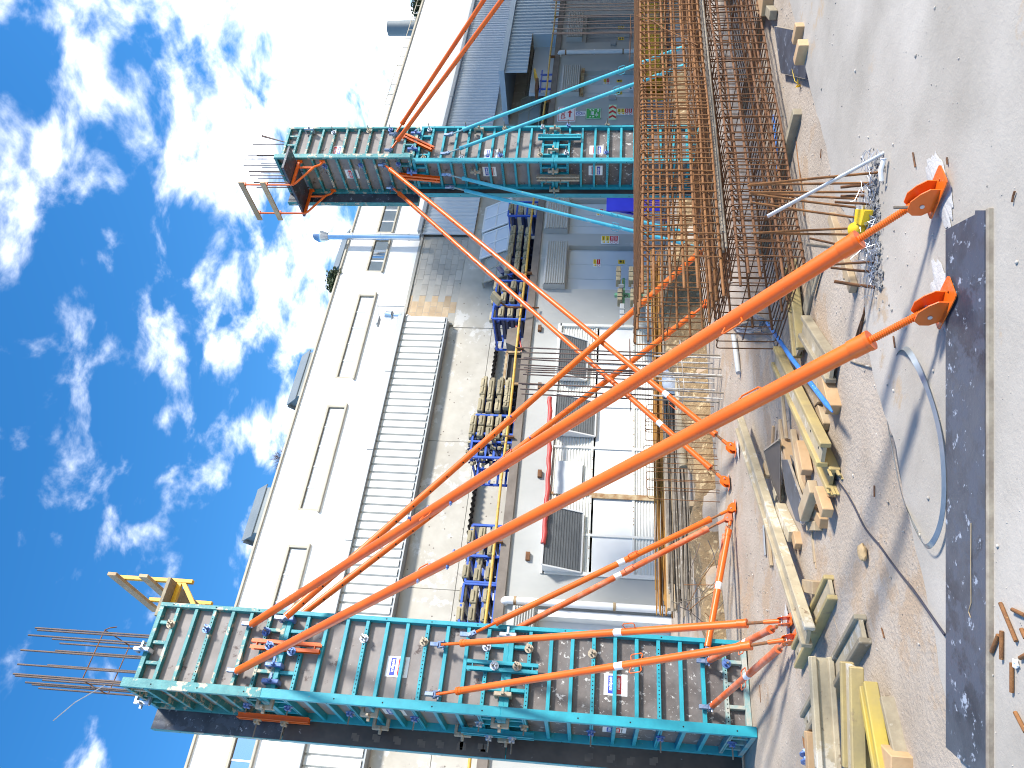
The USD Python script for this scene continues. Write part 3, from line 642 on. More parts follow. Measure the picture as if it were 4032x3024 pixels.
# ================================================================== raking props
def prop(name, label, top, foot, r, m, top_rod=0., foot_rod=.28, group=None, handles=(), labels=(), bolts=(), base=True, holes=0, hmat=None, topb=True, rod_m='thread_rust', cap=True, base_yaw=None):
    top, foot = np.asarray(top, float), np.asarray(foot, float)
    ax = unit(foot - top); L = np.linalg.norm(foot - top)
    t = thing(name, label, 'raking prop', (foot[0], foot[1], foot[2] - .06), group)
    side = unit(np.cross(ax, EZ)); up = np.cross(side, ax)
    hor = unit(np.array([ax[0], ax[1], 0]))
    a0 = top + ax * top_rod; a1 = foot - ax * foot_rod
    def qf(q):
        if not isinstance(q, tuple): return q
        ts = np.linspace(0, 1, 500); pp = PJ(a0 + (a1 - a0) * ts[:, None]); return float(ts[np.argmin(((pp - np.array(q)) ** 2).sum(1))])
    obj('tube', MB().tube([a0, (a0 + a1) / 2, a1], r, 20), m, t, smooth=50)
    if cap:
        obj('collar', MB().tube([a1 - ax * r * 2.3, a1 - ax * r * .3, a1 - ax * r * .3, a1 + ax * .006], [r * 1.11, r * 1.11, r * 1.18, r * 1.18], 20), m, t, smooth=40)
    if top_rod > .08:
        obj('collar', MB().tube([a0 - ax * .006, a0 + ax * r * .8, a0 + ax * r * .8, a0 + ax * r * 2.], [r * 1.2, r * 1.2, r * 1.08, r * 1.08], 20), m, t, smooth=40)
    def thread(p, q, rr, pitch=.011):
        n = max(8, int(np.linalg.norm(q - p) / pitch * 2)); s = np.linspace(0, 1, n)
        return MB().tube(p + (q - p) * s[:, None], rr * (1 + .11 * ((np.arange(n) % 2) * 2 - 1)), 14)
    obj('spindle', thread(a1, foot, r * .40), m if r > .04 else rod_m, t, smooth=False)
    if r <= .04:
        obj('spindle_sleeve', MB().tube([foot - ax * foot_rod * .5, foot - ax * .02], r * .56, 12), m, t, smooth=50)
    if top_rod > .08:
        obj('spindle', thread(top, a0, r * .45), m if hmat is None else hmat, t)
    if topb:
        k = MB()
        for s in (-1, 1): k.bar(top - hor * .0 + side * s * .026 - ax * .02 + EZ * .0, top + side * s * .026 + ax * .05, .008, .05, up)
        k.bar(top - ax * .03 - side * .04, top - ax * .03 + side * .04, .05, .04, up, .004)
        k.tube([top + side * -.05 + ax * .03, top + side * .06 + ax * .03], .008, 8)
        k.box(top - ax * .02 + EZ * .07, (.045, .05, .10), np.array([side, np.cross(EZ, side), EZ]), .004)
        obj('head_bracket', k, 'zinc_head', t)
    if base:
        h2 = hor if base_yaw is None else np.array([math.cos(base_yaw), math.sin(base_yaw), 0.])
        s2 = np.cross(EZ, h2); zb = foot[2] - .06; f2 = np.array([foot[0], foot[1], zb])
        sc = r / .047 * .80
        w = .046 * max(sc, .55); Hh = .105 * max(sc, .48)
        pl = obj('base_plate', MB().poly(sbox(-.06, -.07, .19, .07).buffer(.03 * sc).simplify(.003).difference(unary_union([Polygon([(x + .012 * math.cos(q), y + .012 * math.sin(q)) for q in np.linspace(0, 6.28, 11)[:-1]]) for x, y in ((.15, 0.0), (-.055, .05))])), f2 + EZ * .001, h2 * max(sc, .48), s2 * max(sc, .48), .009), m, t)
        ck = Polygon([(-.03, 0), (.12, 0), (.12, .05), (.085, .095), (.03, .135), (-.035, .135), (-.065, .10), (-.065, .05)]).buffer(.008)
        for s in (-1, 1):
            c_ = MB().poly(ck, f2 + EZ * .010 + s2 * (s * w - .005) , h2 * max(sc, .48), EZ * max(sc, .48), .010)
            cheek = obj('cheek_plate', c_, m, t)
        obj('hinge_pin', MB().tube([np.array(foot) - s2 * (w + .016) , np.array(foot) + s2 * (w + .016)], .014 * max(sc, .48), 10), 'zinc', t, smooth=40)
    for (q, ang) in handles:
        c = a0 + (a1 - a0) * qf(q); d = math.cos(ang) * side + math.sin(ang) * up
        hl, ho = .065 if r < .04 else .075, .062
        k = MB().tube([c + d * (r - .004) - ax * hl * .8, c + d * (r + ho * .75) - ax * hl, c + d * (r + ho) - ax * hl * .75, c + d * (r + ho) + ax * hl * .75, c + d * (r + ho * .75) + ax * hl, c + d * (r - .004) + ax * hl * .8], .0055, 7)
        obj('handle', k, m, t, smooth=60)
    for q in labels:
        c = a0 + (a1 - a0) * qf(q)
        obj('paper_label', MB().tube([c - ax * .045, c + ax * .045], r + .0012, 16, caps=False), 'sign_white', t, smooth=50)
    for (q, ang) in bolts:
        c = a0 + (a1 - a0) * qf(q); d = math.cos(ang) * side + math.sin(ang) * up
        obj('bolt', MB().tube([c + d * (r - .01), c + d * (r + .018)], .014, 6).tube([c + d * (r + .018), c + d * (r + .030)], .008, 6), 'zinc_blue', t)
    if holes:
        hm = MB()
        for q in range(holes):
            c = a0 + (a1 - a0) * (.03 + q * .30 / max(L, 1)); d = math.cos(2.2) * side + math.sin(2.2) * up
            d = -unit(np.cross(ax, np.cross(CAM - c, ax)) * -1) if False else d
            hm.tube([c + d * (r - .006), c + d * (r + .0012)], .012, 9)
            hm.tube([c - d * (r - .006), c - d * (r + .0012)], .012, 9)
        obj('pin_holes', hm, 'hole', t, kind='stuff')
    return t
vF = vA - .05
fA, fB_ = Z(3622, 790, SLAB + .09), Z(3652, 1222, SLAB + .09)
prop('raking_prop', 'thick orange prop in the foreground, its foot beside the yellow cap, upper of the two', V(994, 2456, vF), fA, .046, 'orange', foot_rod=.34, handles=(((1700, 2027), 0.5), ((1700, 2027), 3.64), ((2885, 1255), .3), ((2885, 1255), 3.44)), bolts=(((1790, 1975), 0.), ((1690, 2035), 3.14), ((1640, 2062), 1.6)), holes=6)
prop('raking_prop', 'thick orange prop in the foreground, its foot against the dark plank', V(937, 2640, vF), fB_, .046, 'orange', foot_rod=.30, handles=(((1654, 2270), 3.4), ((2950, 1590), 3.4)), bolts=(((1765, 2205), 0.), ((1785, 2195), 3.14), ((1655, 2262), .2), ((1685, 2248), 3.3)), holes=6)
f7, f8 = Z(3078, 2445, .085), Z(3096, 2519, .085)
prop('raking_prop', 'slim orange prop from the near tower\'s lower joint, the one nearer the factory', V(1739.5, 2538, vF), f7, .036, 'orange', top_rod=.30, foot_rod=.32, handles=(((2488, 2487), 2.2), ), labels=((2436, 2490),))
prop('raking_prop', 'slim orange prop from the near tower\'s lower joint, passing beside the big paper sticker', V(1719.7, 2734, vF), f8, .036, 'orange', top_rod=.30, foot_rod=.32, handles=(((2503, 2610), 0.2), ((2503, 2610), 3.3)), labels=((2440, 2622),))
prop('raking_prop', 'short dusty strut at the near tower\'s foot, mostly hidden behind a longer prop', V(2788, 2603, vF), Z(3060, 2466, .085), .033, 'orange_dusty', top_rod=.06, foot_rod=.14, base=False, handles=(((2915, 2530), .1), ), labels=((2937, 2523),))
prop('raking_prop', 'short dusty strut at the near tower\'s foot, fully in view with two loop handles', V(2799, 2784, vF), Z(3088, 2535, .085), .033, 'orange_dusty', top_rod=.06, foot_rod=.14, base=False, handles=(((2930, 2675), .1), ((2930, 2675), 3.2)), labels=((2946, 2662),))
# behind the near tower, towards its right
uD2 = C1[0] + WC + T + .05
def prop_line(px_a, px_foot, u=None, v=None, zf=.085):
    """foot on the ground; the other end where the line through px_a meets the plane x = u or y = v, in the vertical plane of constant y (or x)"""
    foot = Z(*px_foot, zf)
    return foot
def top_on(px, foot, plane, val):
    """point on the tower plane such that the straight prop from foot passes through the pixel: search height along the face."""
    d = ray(*px); best = None
    for s in np.linspace(-.7, 1.2, 191):
        for z in np.linspace(.5, 8.2, 155):
            pass
    return None
def top_const(px, foot, u_top, keep_v):
    """line in the plane y = keep_v .. : point Q at the pixel with that y, extended to x = u_top"""
    Q = V(*px, keep_v); F_ = np.array([foot[0], keep_v, foot[2]])
    k = (u_top - F_[0]) / (Q[0] - F_[0]); return F_ + (Q - F_) * k
f9 = Z(2876, 2006, .085); t9 = top_const((1949, 2453), f9, uD2, f9[1])
prop('raking_prop', 'slim orange prop coming from behind the near tower, the cleaner one of that pair', t9, f9, .036, 'orange', top_rod=.3, foot_rod=.30, handles=(((2490, 2190), .1), ((2490, 2190), 3.2)), labels=((2442, 2211),))
f10 = Z(2862, 2043, .085); t10 = top_const((2068, 2458), f10, uD2, f10[1])
prop('raking_prop', 'slim dusty orange prop coming from behind the near tower, closer to the scrap bars', t10, f10, .036, 'orange_dusty', top_rod=.3, foot_rod=.30, handles=(((2477, 2248), .1), ((2477, 2248), 3.2)), labels=((2433, 2270),))
for k, (px, fx) in enumerate((((2794, 2500), (2876, 2050)), ((2800, 2475), (2866, 2060)))):
    f_ = Z(*fx, .085); tt_ = top_const(px, f_, uD2, f_[1] + (.0 if k == 0 else .0))
    prop('raking_prop', ['low orange strut with a paper label running along the trench to the near tower', 'low dusty strut without label running along the trench to the near tower'][k], tt_, f_ + np.array([.0, .08 * k, 0]), .036, ['orange', 'orange_dusty'][k], top_rod=.06, foot_rod=.14, base=False, labels=(.5,) if k == 0 else ())
f11 = Z(2800, 955, .085); t11 = top_const((1153, 2404), f11, uD2, f11[1])
prop('raking_prop', 'long orange prop from the near tower\'s top to the ground behind the cages', t11, f11, .045, 'orange', foot_rod=.30, handles=(((2038, 1669), 3.2), ((2638, 1140), 3.2)), bolts=(((2023, 1660), 0), ((2050, 1640), 3.)), holes=12)
f12 = Z(2778, 1200, .085); t12 = top_const((1208, 2404), f12, uD2, f12[1])
prop('raking_prop', 'long orange prop from the near tower\'s top, ending by the near end of the cages', t12, f12, .045, 'orange', foot_rod=.30, handles=(((1996, 1787), .1), ((2630, 1320), .2), ((2630, 1320), 3.3)), bolts=(((2089, 1735), 0), ((2000, 1800), 3.)), holes=12)
# far tower, shaded face: orange pair towards the trench edge
oT3, nT3, _ = fplane(TOPC, 'B', 0)
zz1 = (1515, 650); zz2 = (1547, 740)
prop('raking_prop', 'long orange prop of the far tower, foot nearer the cages, bright sunlit streak along it', PN(*zz1, oT3 + nT3 * .04, nT3), Z(2874, 1757, .085), .040, 'orange', top_rod=.22, foot_rod=.25, labels=((2630, 1541),), bolts=(((2095, 1090), 0),), handles=(((2660, 1577), .3), ((2075, 1095), 3.)), holes=12)
prop('raking_prop', 'long orange prop of the far tower, foot beside the bent hairpin bars', PN(*zz2, oT3 + nT3 * .04, nT3), Z(2850, 1890, .085), .040, 'orange', top_rod=.26, foot_rod=.25, labels=((2599, 1665),), bolts=(((2098, 1200), 0),), handles=(((2085, 1205), 3.),), holes=12)
oA3, nA3, _ = fplane(TOPC, 'A', 0)
for k, (pt, pe, lab) in enumerate((((1558, 525), (1905, 0), 'orange prop from the far tower\'s sunlit face out of the picture, without a wing nut'), ((1540, 588), (1975, 0), 'orange prop from the far tower\'s sunlit face out of the picture, with a wing nut'))):
    tp = PN(*pt, oA3 + nA3 * .05, nA3)
    Q = W(*pe, tp[0] + .36); d = Q - tp; ft = tp + d * ((.085 - tp[2]) / d[2])
    prop('raking_prop', lab, tp, ft, .040, 'orange', top_rod=.26, foot_rod=.25, handles=((.7, 0), ), holes=14)
# far tower: light blue props
oL, nL, _ = fplane(LOW, 'A', 0)
for k, (pt, pf, h_) in enumerate((((1776, 529), (2742, 166), (2449, 276)), ((1762, 603), (2748, 238), (2429, 355)))):
    prop('raking_prop', ['light blue prop on the far tower\'s sunlit face, farther from the exit sign\'s arrow', 'light blue prop on the far tower\'s sunlit face, passing in front of the exit sign'][k], PN(*pt, oL + nL * .05, nL), Z(*pf, .085), .034, 'light_blue', top_rod=.25, foot_rod=.25, handles=((h_, 0.2), (h_, 3.3)), hmat='light_blue_old')
oL, nL, _ = fplane(LOW, 'B', 0)
for k, (pt, pf, h_) in enumerate((((1767, 689), (2738, 925), (2420, 845)), ((1780, 737), (2746, 972), (2424, 888)))):
    prop('raking_prop', ['light blue prop on the far tower\'s shaded face, close to the blue panel', 'light blue prop on the far tower\'s shaded face, crossing the pale door'][k], PN(*pt, oL + nL * .05, nL), Z(*pf, .085), .034, 'light_blue' , top_rod=.28, foot_rod=.25, handles=((h_, 0.2), (h_, 3.3)), hmat='light_blue_old')
# white mortar splashes round the bolted feet
for k, (x, y, rr) in enumerate(((3700, 745, .30), (3715, 1180, .26), (3100, 2450, .20), (2905, 1770, .16), (2870, 1900, .16), (2890, 2005, .14))):
    z = (SLAB if x > 3500 else .012) + .004
    c = Z(x, y, z); n_ = 64; a = np.linspace(0, 2 * np.pi, n_, endpoint=False)
    rad = rr * .66 * (.45 + .8 * meshkit.fbm(np.stack([np.cos(a) * 2.6 + k * 5, np.sin(a) * 2.6, a * 0], -1), 5, 40 + k))
    ring = np.stack([c[0] + rad * np.cos(a) * 1.5, c[1] + rad * np.sin(a) * .62, np.full(n_, z)], 1)
    mid = ring * .55 + np.array([c[0], c[1], z + .008]) * .45; mid[:, 2] = z + .007
    vv = np.vstack([ring, mid, [[c[0], c[1], z + .008]]]); ff = []
    for i in range(n_):
        j = (i + 1) % n_; ff += [(i, j, n_ + j), (i, n_ + j, n_ + i), (n_ + i, n_ + j, 2 * n_)]
    obj('mortar_splash', MB().add(vv, ff), 'white_dust', smooth=True, kind='stuff', label=['white grout patch under the upper foreground prop foot', 'white grout patch beside the dark plank', 'white grout patch at the near tower props', 'white grout patch at the far orange prop foot', 'white grout patch by the hairpin bars', 'white grout patch at the trench edge'][k], cat='grout patch')
# ================================================================== the factory along the back
VL, VU = 17.5, 20.5
ZT = 4.02                                         # terrace
ZR, ZF, ZFT, ZC0 = 11.56, 8.56, 8.78, 7.14        # roof edge, gutter bottom and top, foot of the pale cladding
fac = thing('factory_building', 'long factory with white plaster storey, ribbed cladding, concrete terrace and grey ground floor', 'building', (18, VL, 0))
def fr(x0, x1, y0, y1, v):                        # picture box (x down from the sky, y to the left) on the plane y = v
    xm, ym = (x0 + x1) / 2, (y0 + y1) / 2
    return V(xm, y1, v)[0], V(xm, y0, v)[0], V(x1, ym, v)[2], V(x0, ym, v)[2]
def wall(name, pg, v, d, m, label=None, parent=fac):   # front face at y = v
    return obj(name, MB().poly(pg, (0, v + d, 0), EX, EZ, d), m, parent, label=label)
def ribs(u0, u1, z0, z1, v, m, pitch=.045, dep=.02, vertical=False, name='ribbed_panel', parent=fac, label=None):
    L = (u1 - u0) if vertical else (z1 - z0)
    n = max(2, int(round(L / pitch))); t = []; h = []
    for k in range(n):
        b = L * k / n; w = L / n
        t += [b + .001, b + w * .14, b + w * .20, b + w * .94] if vertical and dep > .05 else [b + .001, b + w * .18, b + w * .5, b + w * .68]; h += [0, 0, dep, dep] if vertical and dep > .05 else [0, dep, dep, 0]
    t.append(L); h.append(0)
    if vertical: mb = MB().sheet((u0, v, z0), EX, EZ, t, h, z1 - z0)
    else: mb = MB().sheet((u1, v, z0), EZ, -EX, t, h, u1 - u0)
    return obj(name, mb, m, parent, label=label)
def bx(name, u0, u1, v0, v1, z0, z1, m, parent=fac, bev=.0, label=None):
    return obj(name, MB().box(((u0 + u1) / 2, (v0 + v1) / 2, (z0 + z1) / 2), (u1 - u0, v1 - v0, z1 - z0), None, bev), m, parent, label=label)
# -- doors of the ground floor
bays = [dict(box=(2235, 2296, 68, 166), leaf=(2310, 60, 166), tan=False, leafm='grey_wall_dark'), dict(box=(2212, 2283, 278, 382), leaf=(2292, 278, 382), tan=True, leafm='sheet_bluish'),
        dict(box=(2150, 2240, 785, 921), leaf=(2243, 785, 921), tan=False, leafm='sheet_bluish'), dict(box=(2146, 2230, 970, 1139), leaf=(2236, 968, 1140), tan=False, leafm='sheet_bluish')]
gate_r = fr(2150, 2640, 1280, 2275, VL)
sd = fr(2110, 2400, 2410, 2640, VL)
holes = []
for b in bays:
    u0, u1, _, z1 = fr(b['leaf'][0], 2500, b['leaf'][1], b['leaf'][2], VL); b['r'] = (u0, u1, z1); holes.append(sbox(u0, -.6, u1, z1))
u0g, u1g = gate_r[0], gate_r[1]; zg = V(2168, 1700, VL)[2]
holes.append(sbox(u0g, -.6, u1g, zg)); holes.append(sbox(sd[0], -.6, sd[1], sd[3]))
lw = sbox(-6, -1.2, 48, ZT - .22).difference(unary_union(holes))
# render bands of the ground floor wall: sunlit grey and the darker painted pier
pier = V(2400, 1278, VL)[0], V(2400, 1140, VL)[0]
wall('ground_floor_wall', lw.difference(sbox(pier[0], -2, pier[1], ZT - .22)), VL, .35, 'grey_wall')
wall('painted_pier', lw.intersection(sbox(pier[0] + .002, -2, pier[1] - .002, ZT - .22)), VL, .35, 'grey_wall')
bx('back_wall', -6, 48, VL + 2., VL + 2.2, -1.2, ZT - .25, 'grey_wall_dark')
for b in bays:
    u0, u1, z1 = b['r']
    d = bx('door', u0, u1, VL + .20, VL + .26, -.6, z1, b['leafm'])
    for q in (.02, .33, .66, .98):
        bx('door_seam', u0 + (u1 - u0) * q - .012, u0 + (u1 - u0) * q + .012, VL + .185, VL + .1995, -.6, z1, b['leafm'], d)
    for zz_ in (.95, 1.9):
        bx('door_seam', u0 + .05, u1 - .05, VL + .188, VL + .1995, zz_, zz_ + .02, b['leafm'], d)
    U0, U1, Z0, Z1 = fr(*b['box'], VL)
    cas = bx('shutter_box', U0, U1, VL - .22, VL - .002, Z0, Z1, 'shutter', label='ribbed roller shutter box over a door')
    ribs(U0 + .01, U1 - .01, Z0 + .01, Z1 - .01, VL - .2225, 'shutter', (Z1 - Z0) / 9, .045, parent=cas, name='shutter_slats')
    if b['tan']: bx('rusty_lintel', U0, U1, VL - .10, VL - .003, Z0 - .16, Z0 - .03, 'rusty_trim')
# -- the big gate
gt = obj('gate', MB().box(((u0g + u1g) / 2, VL + .02, zg - .05), (u1g - u0g, .12, .10), None, .005).box((u0g + .05, VL + .02, zg / 2 - .3), (.10, .12, zg + .5), None, .005).box((u1g - .05, VL + .02, zg / 2 - .3), (.10, .12, zg + .5), None, .005), 'gate_white', fac, label='tall white sheet metal gate with tilted dark vents and a rust-stained frame')
zA, zB_, zC = V(2335, 1800, VL)[2], V(2490, 1800, VL)[2], -.6
cols = [1280, 1430, 1600, 1765, 1950, 2110, 2275]
for k in range(6):
    ub, ua = V(2400, cols[k], VL)[0], V(2400, cols[k + 1], VL)[0]
    ua, ub = ua + .03, ub - .03
    ribs(ua, ub, zC, zB_ - .06, VL + .06, 'gate_white', .075, .028, parent=gt, name='ribbed_panel')
    bx('sheet_panel', ua, ub, VL + .04, VL + .055, zB_, zA - .05, 'sheet_white', gt, .003)
    ribs(ua, ub, zA + .06, zg - .11, VL + .06, 'gate_white', .075, .028, parent=gt, name='ribbed_panel')
    if k: bx('mullion', ub - .0, ub + .06, VL + .0, VL + .10, zC, zg - .1, 'gate_white' if k != 4 else 'rusty_trim', gt)
for z in (zA, zB_ - .055): bx('rail', u0g + .1, u1g - .1, VL + .005, VL + .09, z, z + .055, 'gate_white', gt)
# rust-streaked middle post
um = V(2400, 1955, VL)[0]; bx('rusty_post', um - .07, um + .07, VL - .02, VL - .001, zC, zA, 'rusty_trim', gt)
rm_ = MB()
for k in range(120):
    uu, zz_ = u0g + rng.random() * (u1g - u0g), [zA + .02, zB_ - .03, zg - .05][k % 3]
    rm_.box((uu, VL - .002 if k % 3 == 2 else VL + .003, zz_), (.02, .012, .02))
obj('rivets', rm_, 'rusty_trim', gt, kind='stuff')
for (x0, x1, y0, y1, m_, tilt) in ((2200, 2312, 1338, 1492, 'dark_mesh', .34), (2185, 2345, 1576, 1712, 'dark_mesh', .34), (2184, 2292, 1812, 1942, 'sheet_bluish', 0.), (2142, 2292, 2012, 2248, 'dark_mesh', .34)):
    a0, a1, b0, b1 = fr(x0, x1, y0, y1, VL - .1)
    if tilt:
        ey_ = unit((0, -.30, b1 - b0)); ey2 = np.array([0, tilt * .0 - .28, b1 - b0])
        fpan = MB()
        p0, p1, p2, p3 = np.array([a0, VL - .05, b0]), np.array([a1, VL - .05, b0]), np.array([a1, VL - .05 - tilt, b1]), np.array([a0, VL - .05 - tilt, b1])
        n_ = unit(np.cross(p1 - p0, p3 - p0))
        v8 = np.array([p0, p1, p2, p3, p0 - n_ * .02, p1 - n_ * .02, p2 - n_ * .02, p3 - n_ * .02])
        q = obj('vent_window', MB().add(v8, [(0, 1, 2), (0, 2, 3), (4, 6, 5), (4, 7, 6), (0, 4, 5), (0, 5, 1), (1, 5, 6), (1, 6, 2), (2, 6, 7), (2, 7, 3), (3, 7, 4), (3, 4, 0)]), 'dark_mesh', gt, label='tilted dark mesh vent window')
        f_ = MB()
        for s, e in ((p0, p1), (p1, p2), (p2, p3), (p3, p0)): f_.bar(s + n_ * .012, e + n_ * .012, .035, .03, n_)
        f_.add([p0, p3, (a0, VL, b1), (a0, VL, b0), p1, p2, (a1, VL, b1), (a1, VL, b0)], [(0, 1, 2), (0, 2, 3), (4, 6, 5), (4, 7, 6)])
        f_.add([p3, p2, (a1, VL, b1), (a0, VL, b1)], [(0, 1, 2), (0, 2, 3)])
        obj('vent_frame', f_, 'sheet_white', gt)
        br = MB(); nb = int((b1 - b0) / .06)
        for k in range(nb):
            t = (k + .5) / nb; br.bar(p0 + (p3 - p0) * t + n_ * .004, p1 + (p2 - p1) * t + n_ * .004, .012, .012, n_)
        obj('vent_louvres', br, 'dark_mesh', gt, kind='stuff')
    else: bx('loose_sheet', a0, a1, VL - .06, VL - .045, b0, b1, m_, gt, .002)
# red duct hanging across the gate
d0, d1 = V(2165, 1565, VL - .42), V(2140, 2140, VL - .42)
n_ = 30; s = np.linspace(0, 1, n_)
obj('red_duct', MB().tube(d0 + (d1 - d0) * s[:, None] + np.stack([s * 0, s * 0, -.05 * np.sin(np.pi * s) + .012 * np.sin(s * 45)], 1), .060 + .006 * np.sin(s * 70), 12), 'red_duct', fac, smooth=50)
for y_ in (1292, 1520, 1865, 2190):
    c = V(2125 if y_ < 2100 else 2078, y_, VL - .05); bx('rusty_bracket', c[0] - .10, c[0] + .10, VL - .09, VL - .002, c[2] - .05, c[2] + .05, 'rust_dark')
# side entrance left of the white pipe
e = bx('door', sd[0], sd[1], VL + .28, VL + .32, -.6, sd[3], 'sheet_white')
ribs(sd[0] + .05, sd[1] - .35, .9, sd[3] - .05, VL + .275, 'gate_white', .10, .03, vertical=False, parent=e)
bx('door_frame', sd[1] - .16, sd[1], VL - .06, VL + .275, -.6, sd[3], 'sheet_white')
U0, U1, Z0, Z1 = fr(2012, 2100, 2405, 2640, VL)
q = bx('shutter_box', U0, U1, VL - .3, VL - .003, Z0, Z1, 'shutter')
ribs(U0 + .01, U1 - .01, Z0 + .01, Z1 - .01, VL - .303, 'shutter', (Z1 - Z0) / 8, .045, parent=q, name='shutter_slats')
# -- terrace edge, pipe
bx('terrace_slab', -6, 48, VL - .10, VU + .5, ZT - .22, ZT, 'ledge')
pz = 4.17
obj('gas_pipe', MB().tube([(-6 + k * 1.0, VL - .16, pz + .012 * math.sin(k * 1.3)) for k in range(55)], .036, 10), 'pipe_yellow', fac, smooth=60, label='yellow pipe along the terrace edge')
for k in range(18):
    bx('pipe_bracket', -4 + k * 3 - .02, -4 + k * 3 + .02, VL - .20, VL - .1015, pz - .20, pz + .03, 'rust_dark')
# -- down pipes of white plastic
def vpipe(name, x, y_top, y_bot, x_end, v, r, m, par=fac, elbow=.25, collars=3, label=None):
    a = V(x, y_top, v); b = V(x_end, y_bot, v)
    ub = a[0]
    pts = [(ub, v + elbow, a[2] + .0), (ub, v + .06, a[2]), (ub, v + .015, a[2] - .02), (ub, v, a[2] - .08), (ub, v, max(b[2], -.4))]
    q = obj(name, MB().tube(pts, r, 14), m, par, smooth=60, label=label)
    for k in range(collars):
        z = a[2] - .25 - k * (a[2] - .4) / collars
        obj('pipe_collar', MB().tube([(ub, v, z - .03), (ub, v, z + .03)], r * 1.16, 14), m if k % 2 else 'rusty_trim', q, smooth=40)
vpipe('down_pipe', 1985, 2362, 2400, 2640, VL - .15, .085, 'pvc_white', label='white plastic down pipe left of the big gate')
vpipe('down_pipe', 2203, 206, 200, 2620, VL - .15, .085, 'pvc_white', label='white plastic down pipe between two shaded doors')
# -- upper concrete wall in cast panels, then cladding, plaster
JU = [-6, -2, 3.2, 7.95, 12.75, 17.4]
zj = 5.55
for k in range(len(JU) - 1):
    for z0, z1 in ((ZT, zj - .008), (zj + .008, ZC0 + .25)):
        bx('concrete_panel', JU[k] + .008, JU[k + 1] - .008, VU, VU + .25, z0, z1, 'concrete_wall')
JU2 = [17.42, 22.4, 27.2, 32., 37, 42, 48]
for k in range(len(JU2) - 1):
    for z0, z1 in ((ZT, zj - .008), (zj + .008, 6.92)):
        bx('concrete_panel', JU2[k] + .008, JU2[k + 1] - .008, VU, VU + .25, z0, z1, 'concrete_wall')
bx('wall_core', -6, 48, VU + .10, VU + .4, ZT, ZR - .3, 'mortar_grey')
pit_h = MB()
for k in range(150):
    u, z = -4 + rng.random() * 24, ZT + .3 + rng.random() * 2.8
    pit_h.tube([(u, VU + .002, z), (u, VU - .0015, z)], .022, 7)
obj('form_tie_holes', pit_h, 'ledge', fac, kind='stuff')
# pale cladding and its gutter
u_cl = V(1680, 1248, VU - .4)[0]
k = 0; u = -6.
while u < u_cl - .05:
    w = min(1.08, u_cl - u); ribs(u, u + w - .004, ZC0, ZF, VU - .38, 'clad_white', .27, .06, vertical=True, name='cladding_sheet'); u += 1.08
bx('cladding_flashing', -6, u_cl, VU - .40, VU - .003, ZC0 - .07, ZC0 - .002, 'gutter')
bx('cladding_end', u_cl, u_cl + .03, VU - .39, VU - .003, ZC0, ZF, 'clad_white')
u = -6.
while u < u_cl:
    w = min(3.0, u_cl + .1 - u); bx('gutter', u, u + w - .01, VU - .56, VU - .003, ZF + .002, ZFT, 'gutter', bev=.01); u += 3.
vp = V(1610, 1252, VU - .15); obj('down_pipe', MB().tube([(u_cl + .14, VU - .3, ZF), (u_cl + .14, VU - .15, ZF - .2), (u_cl + .14, VU - .10, ZC0 + .1), (u_cl + .10, VU - .06, ZC0 - .05)], .05, 10), 'sheet_white', fac, smooth=60)
# bare block wall, part of it with its render fallen off
ub0, ub1 = 17.55, 21.85
bx('block_render', ub0, ub1 + .1, VU + .010, VU + .099, 6.925, 8.69, 'mortar_grey')
bh = .235; r_ = 0
z = 6.95
while z < 8.68:
    u = ub0 - (.25 if r_ % 2 else 0)
    while u < ub1:
        a, b = max(u + .006, ub0 + .01), min(u + .524, ub1)
        if b - a > .08:
            mid_ = (a + b) / 2
            tan = mid_ < 18.95
            edge_ = abs(mid_ - 19.25) < .35
            if tan and (z < 7.15 or mid_ > 18.7) and rng.random() < .75 or edge_ and rng.random() < .7:
                pass
            else:
                bx('block', a, b, VU + (.0 if not tan else .005), VU + .05, z, min(z + bh - .008, 8.69), 'block_tan' if tan else 'block_grey', bev=.003)
        u += .53
    z += bh; r_ += 1
bx('block_lintel', ub0, 22.6, VU - .05, VU + .03, 8.695, 8.80, 'mortar_grey')
# grey cladding on the shaded stretch
u = 21.95
while u < 47:
    ribs(u, u + 1.076, 6.74, 8.74, VU - .12, 'clad_grey', .215, .028, vertical=True, name='cladding_sheet'); u += 1.08
for k in range(9):
    bx('gutter', 21.95 + k * 2.9, 21.95 + k * 2.9 + 2.88, VU - .32, VU - .003, 8.745, 8.90, 'gutter', bev=.01)
# white plaster storey with window openings
wins = [fr(1482, 1575, 745, 919, VU), fr(1441, 1537, 938, 1072, VU), fr(1367, 1442, 1160, 1492, VU), fr(1225, 1318, 1596, 2012, VU), fr(1047, 1135, 2148, 2740, VU), fr(930, 1010, 2800, 3100, VU)]
W3 = V(1413, 1160, VU), V(1399, 1493, VU)
zw0, zw1 = 9.42, 10.55
zs = []
for (x0, x1, yy) in ((1414, 1487, 1160), (1320, 1399, 1492), (1288, 1372, 1597), (1169, 1260, 2012), (1131, 1221, 2148)):
    zs.append((V(x0, yy, VU)[2], V(x1, yy, VU)[2]))
zw1 = float(np.mean([q[0] for q in zs])); zw0 = float(np.mean([q[1] for q in zs]))
wu = [(V(1548, 919, VU)[0], V(1548, 735, VU)[0]), (V(1490, 1072, VU)[0], V(1490, 938, VU)[0]), (V(1360, 1492, VU)[0], V(1450, 1160, VU)[0]), (V(1214, 2012, VU)[0], V(1330, 1597, VU)[0]), (V(1010, 2790, VU)[0], V(1176, 2148, VU)[0]), (V(900, 3150, VU)[0], V(960, 2870, VU)[0])]
wu[5] = (wu[5][0], wu[4][0] - .05)
wu = wu[:4] + [(wu[5][0], wu[4][1])]
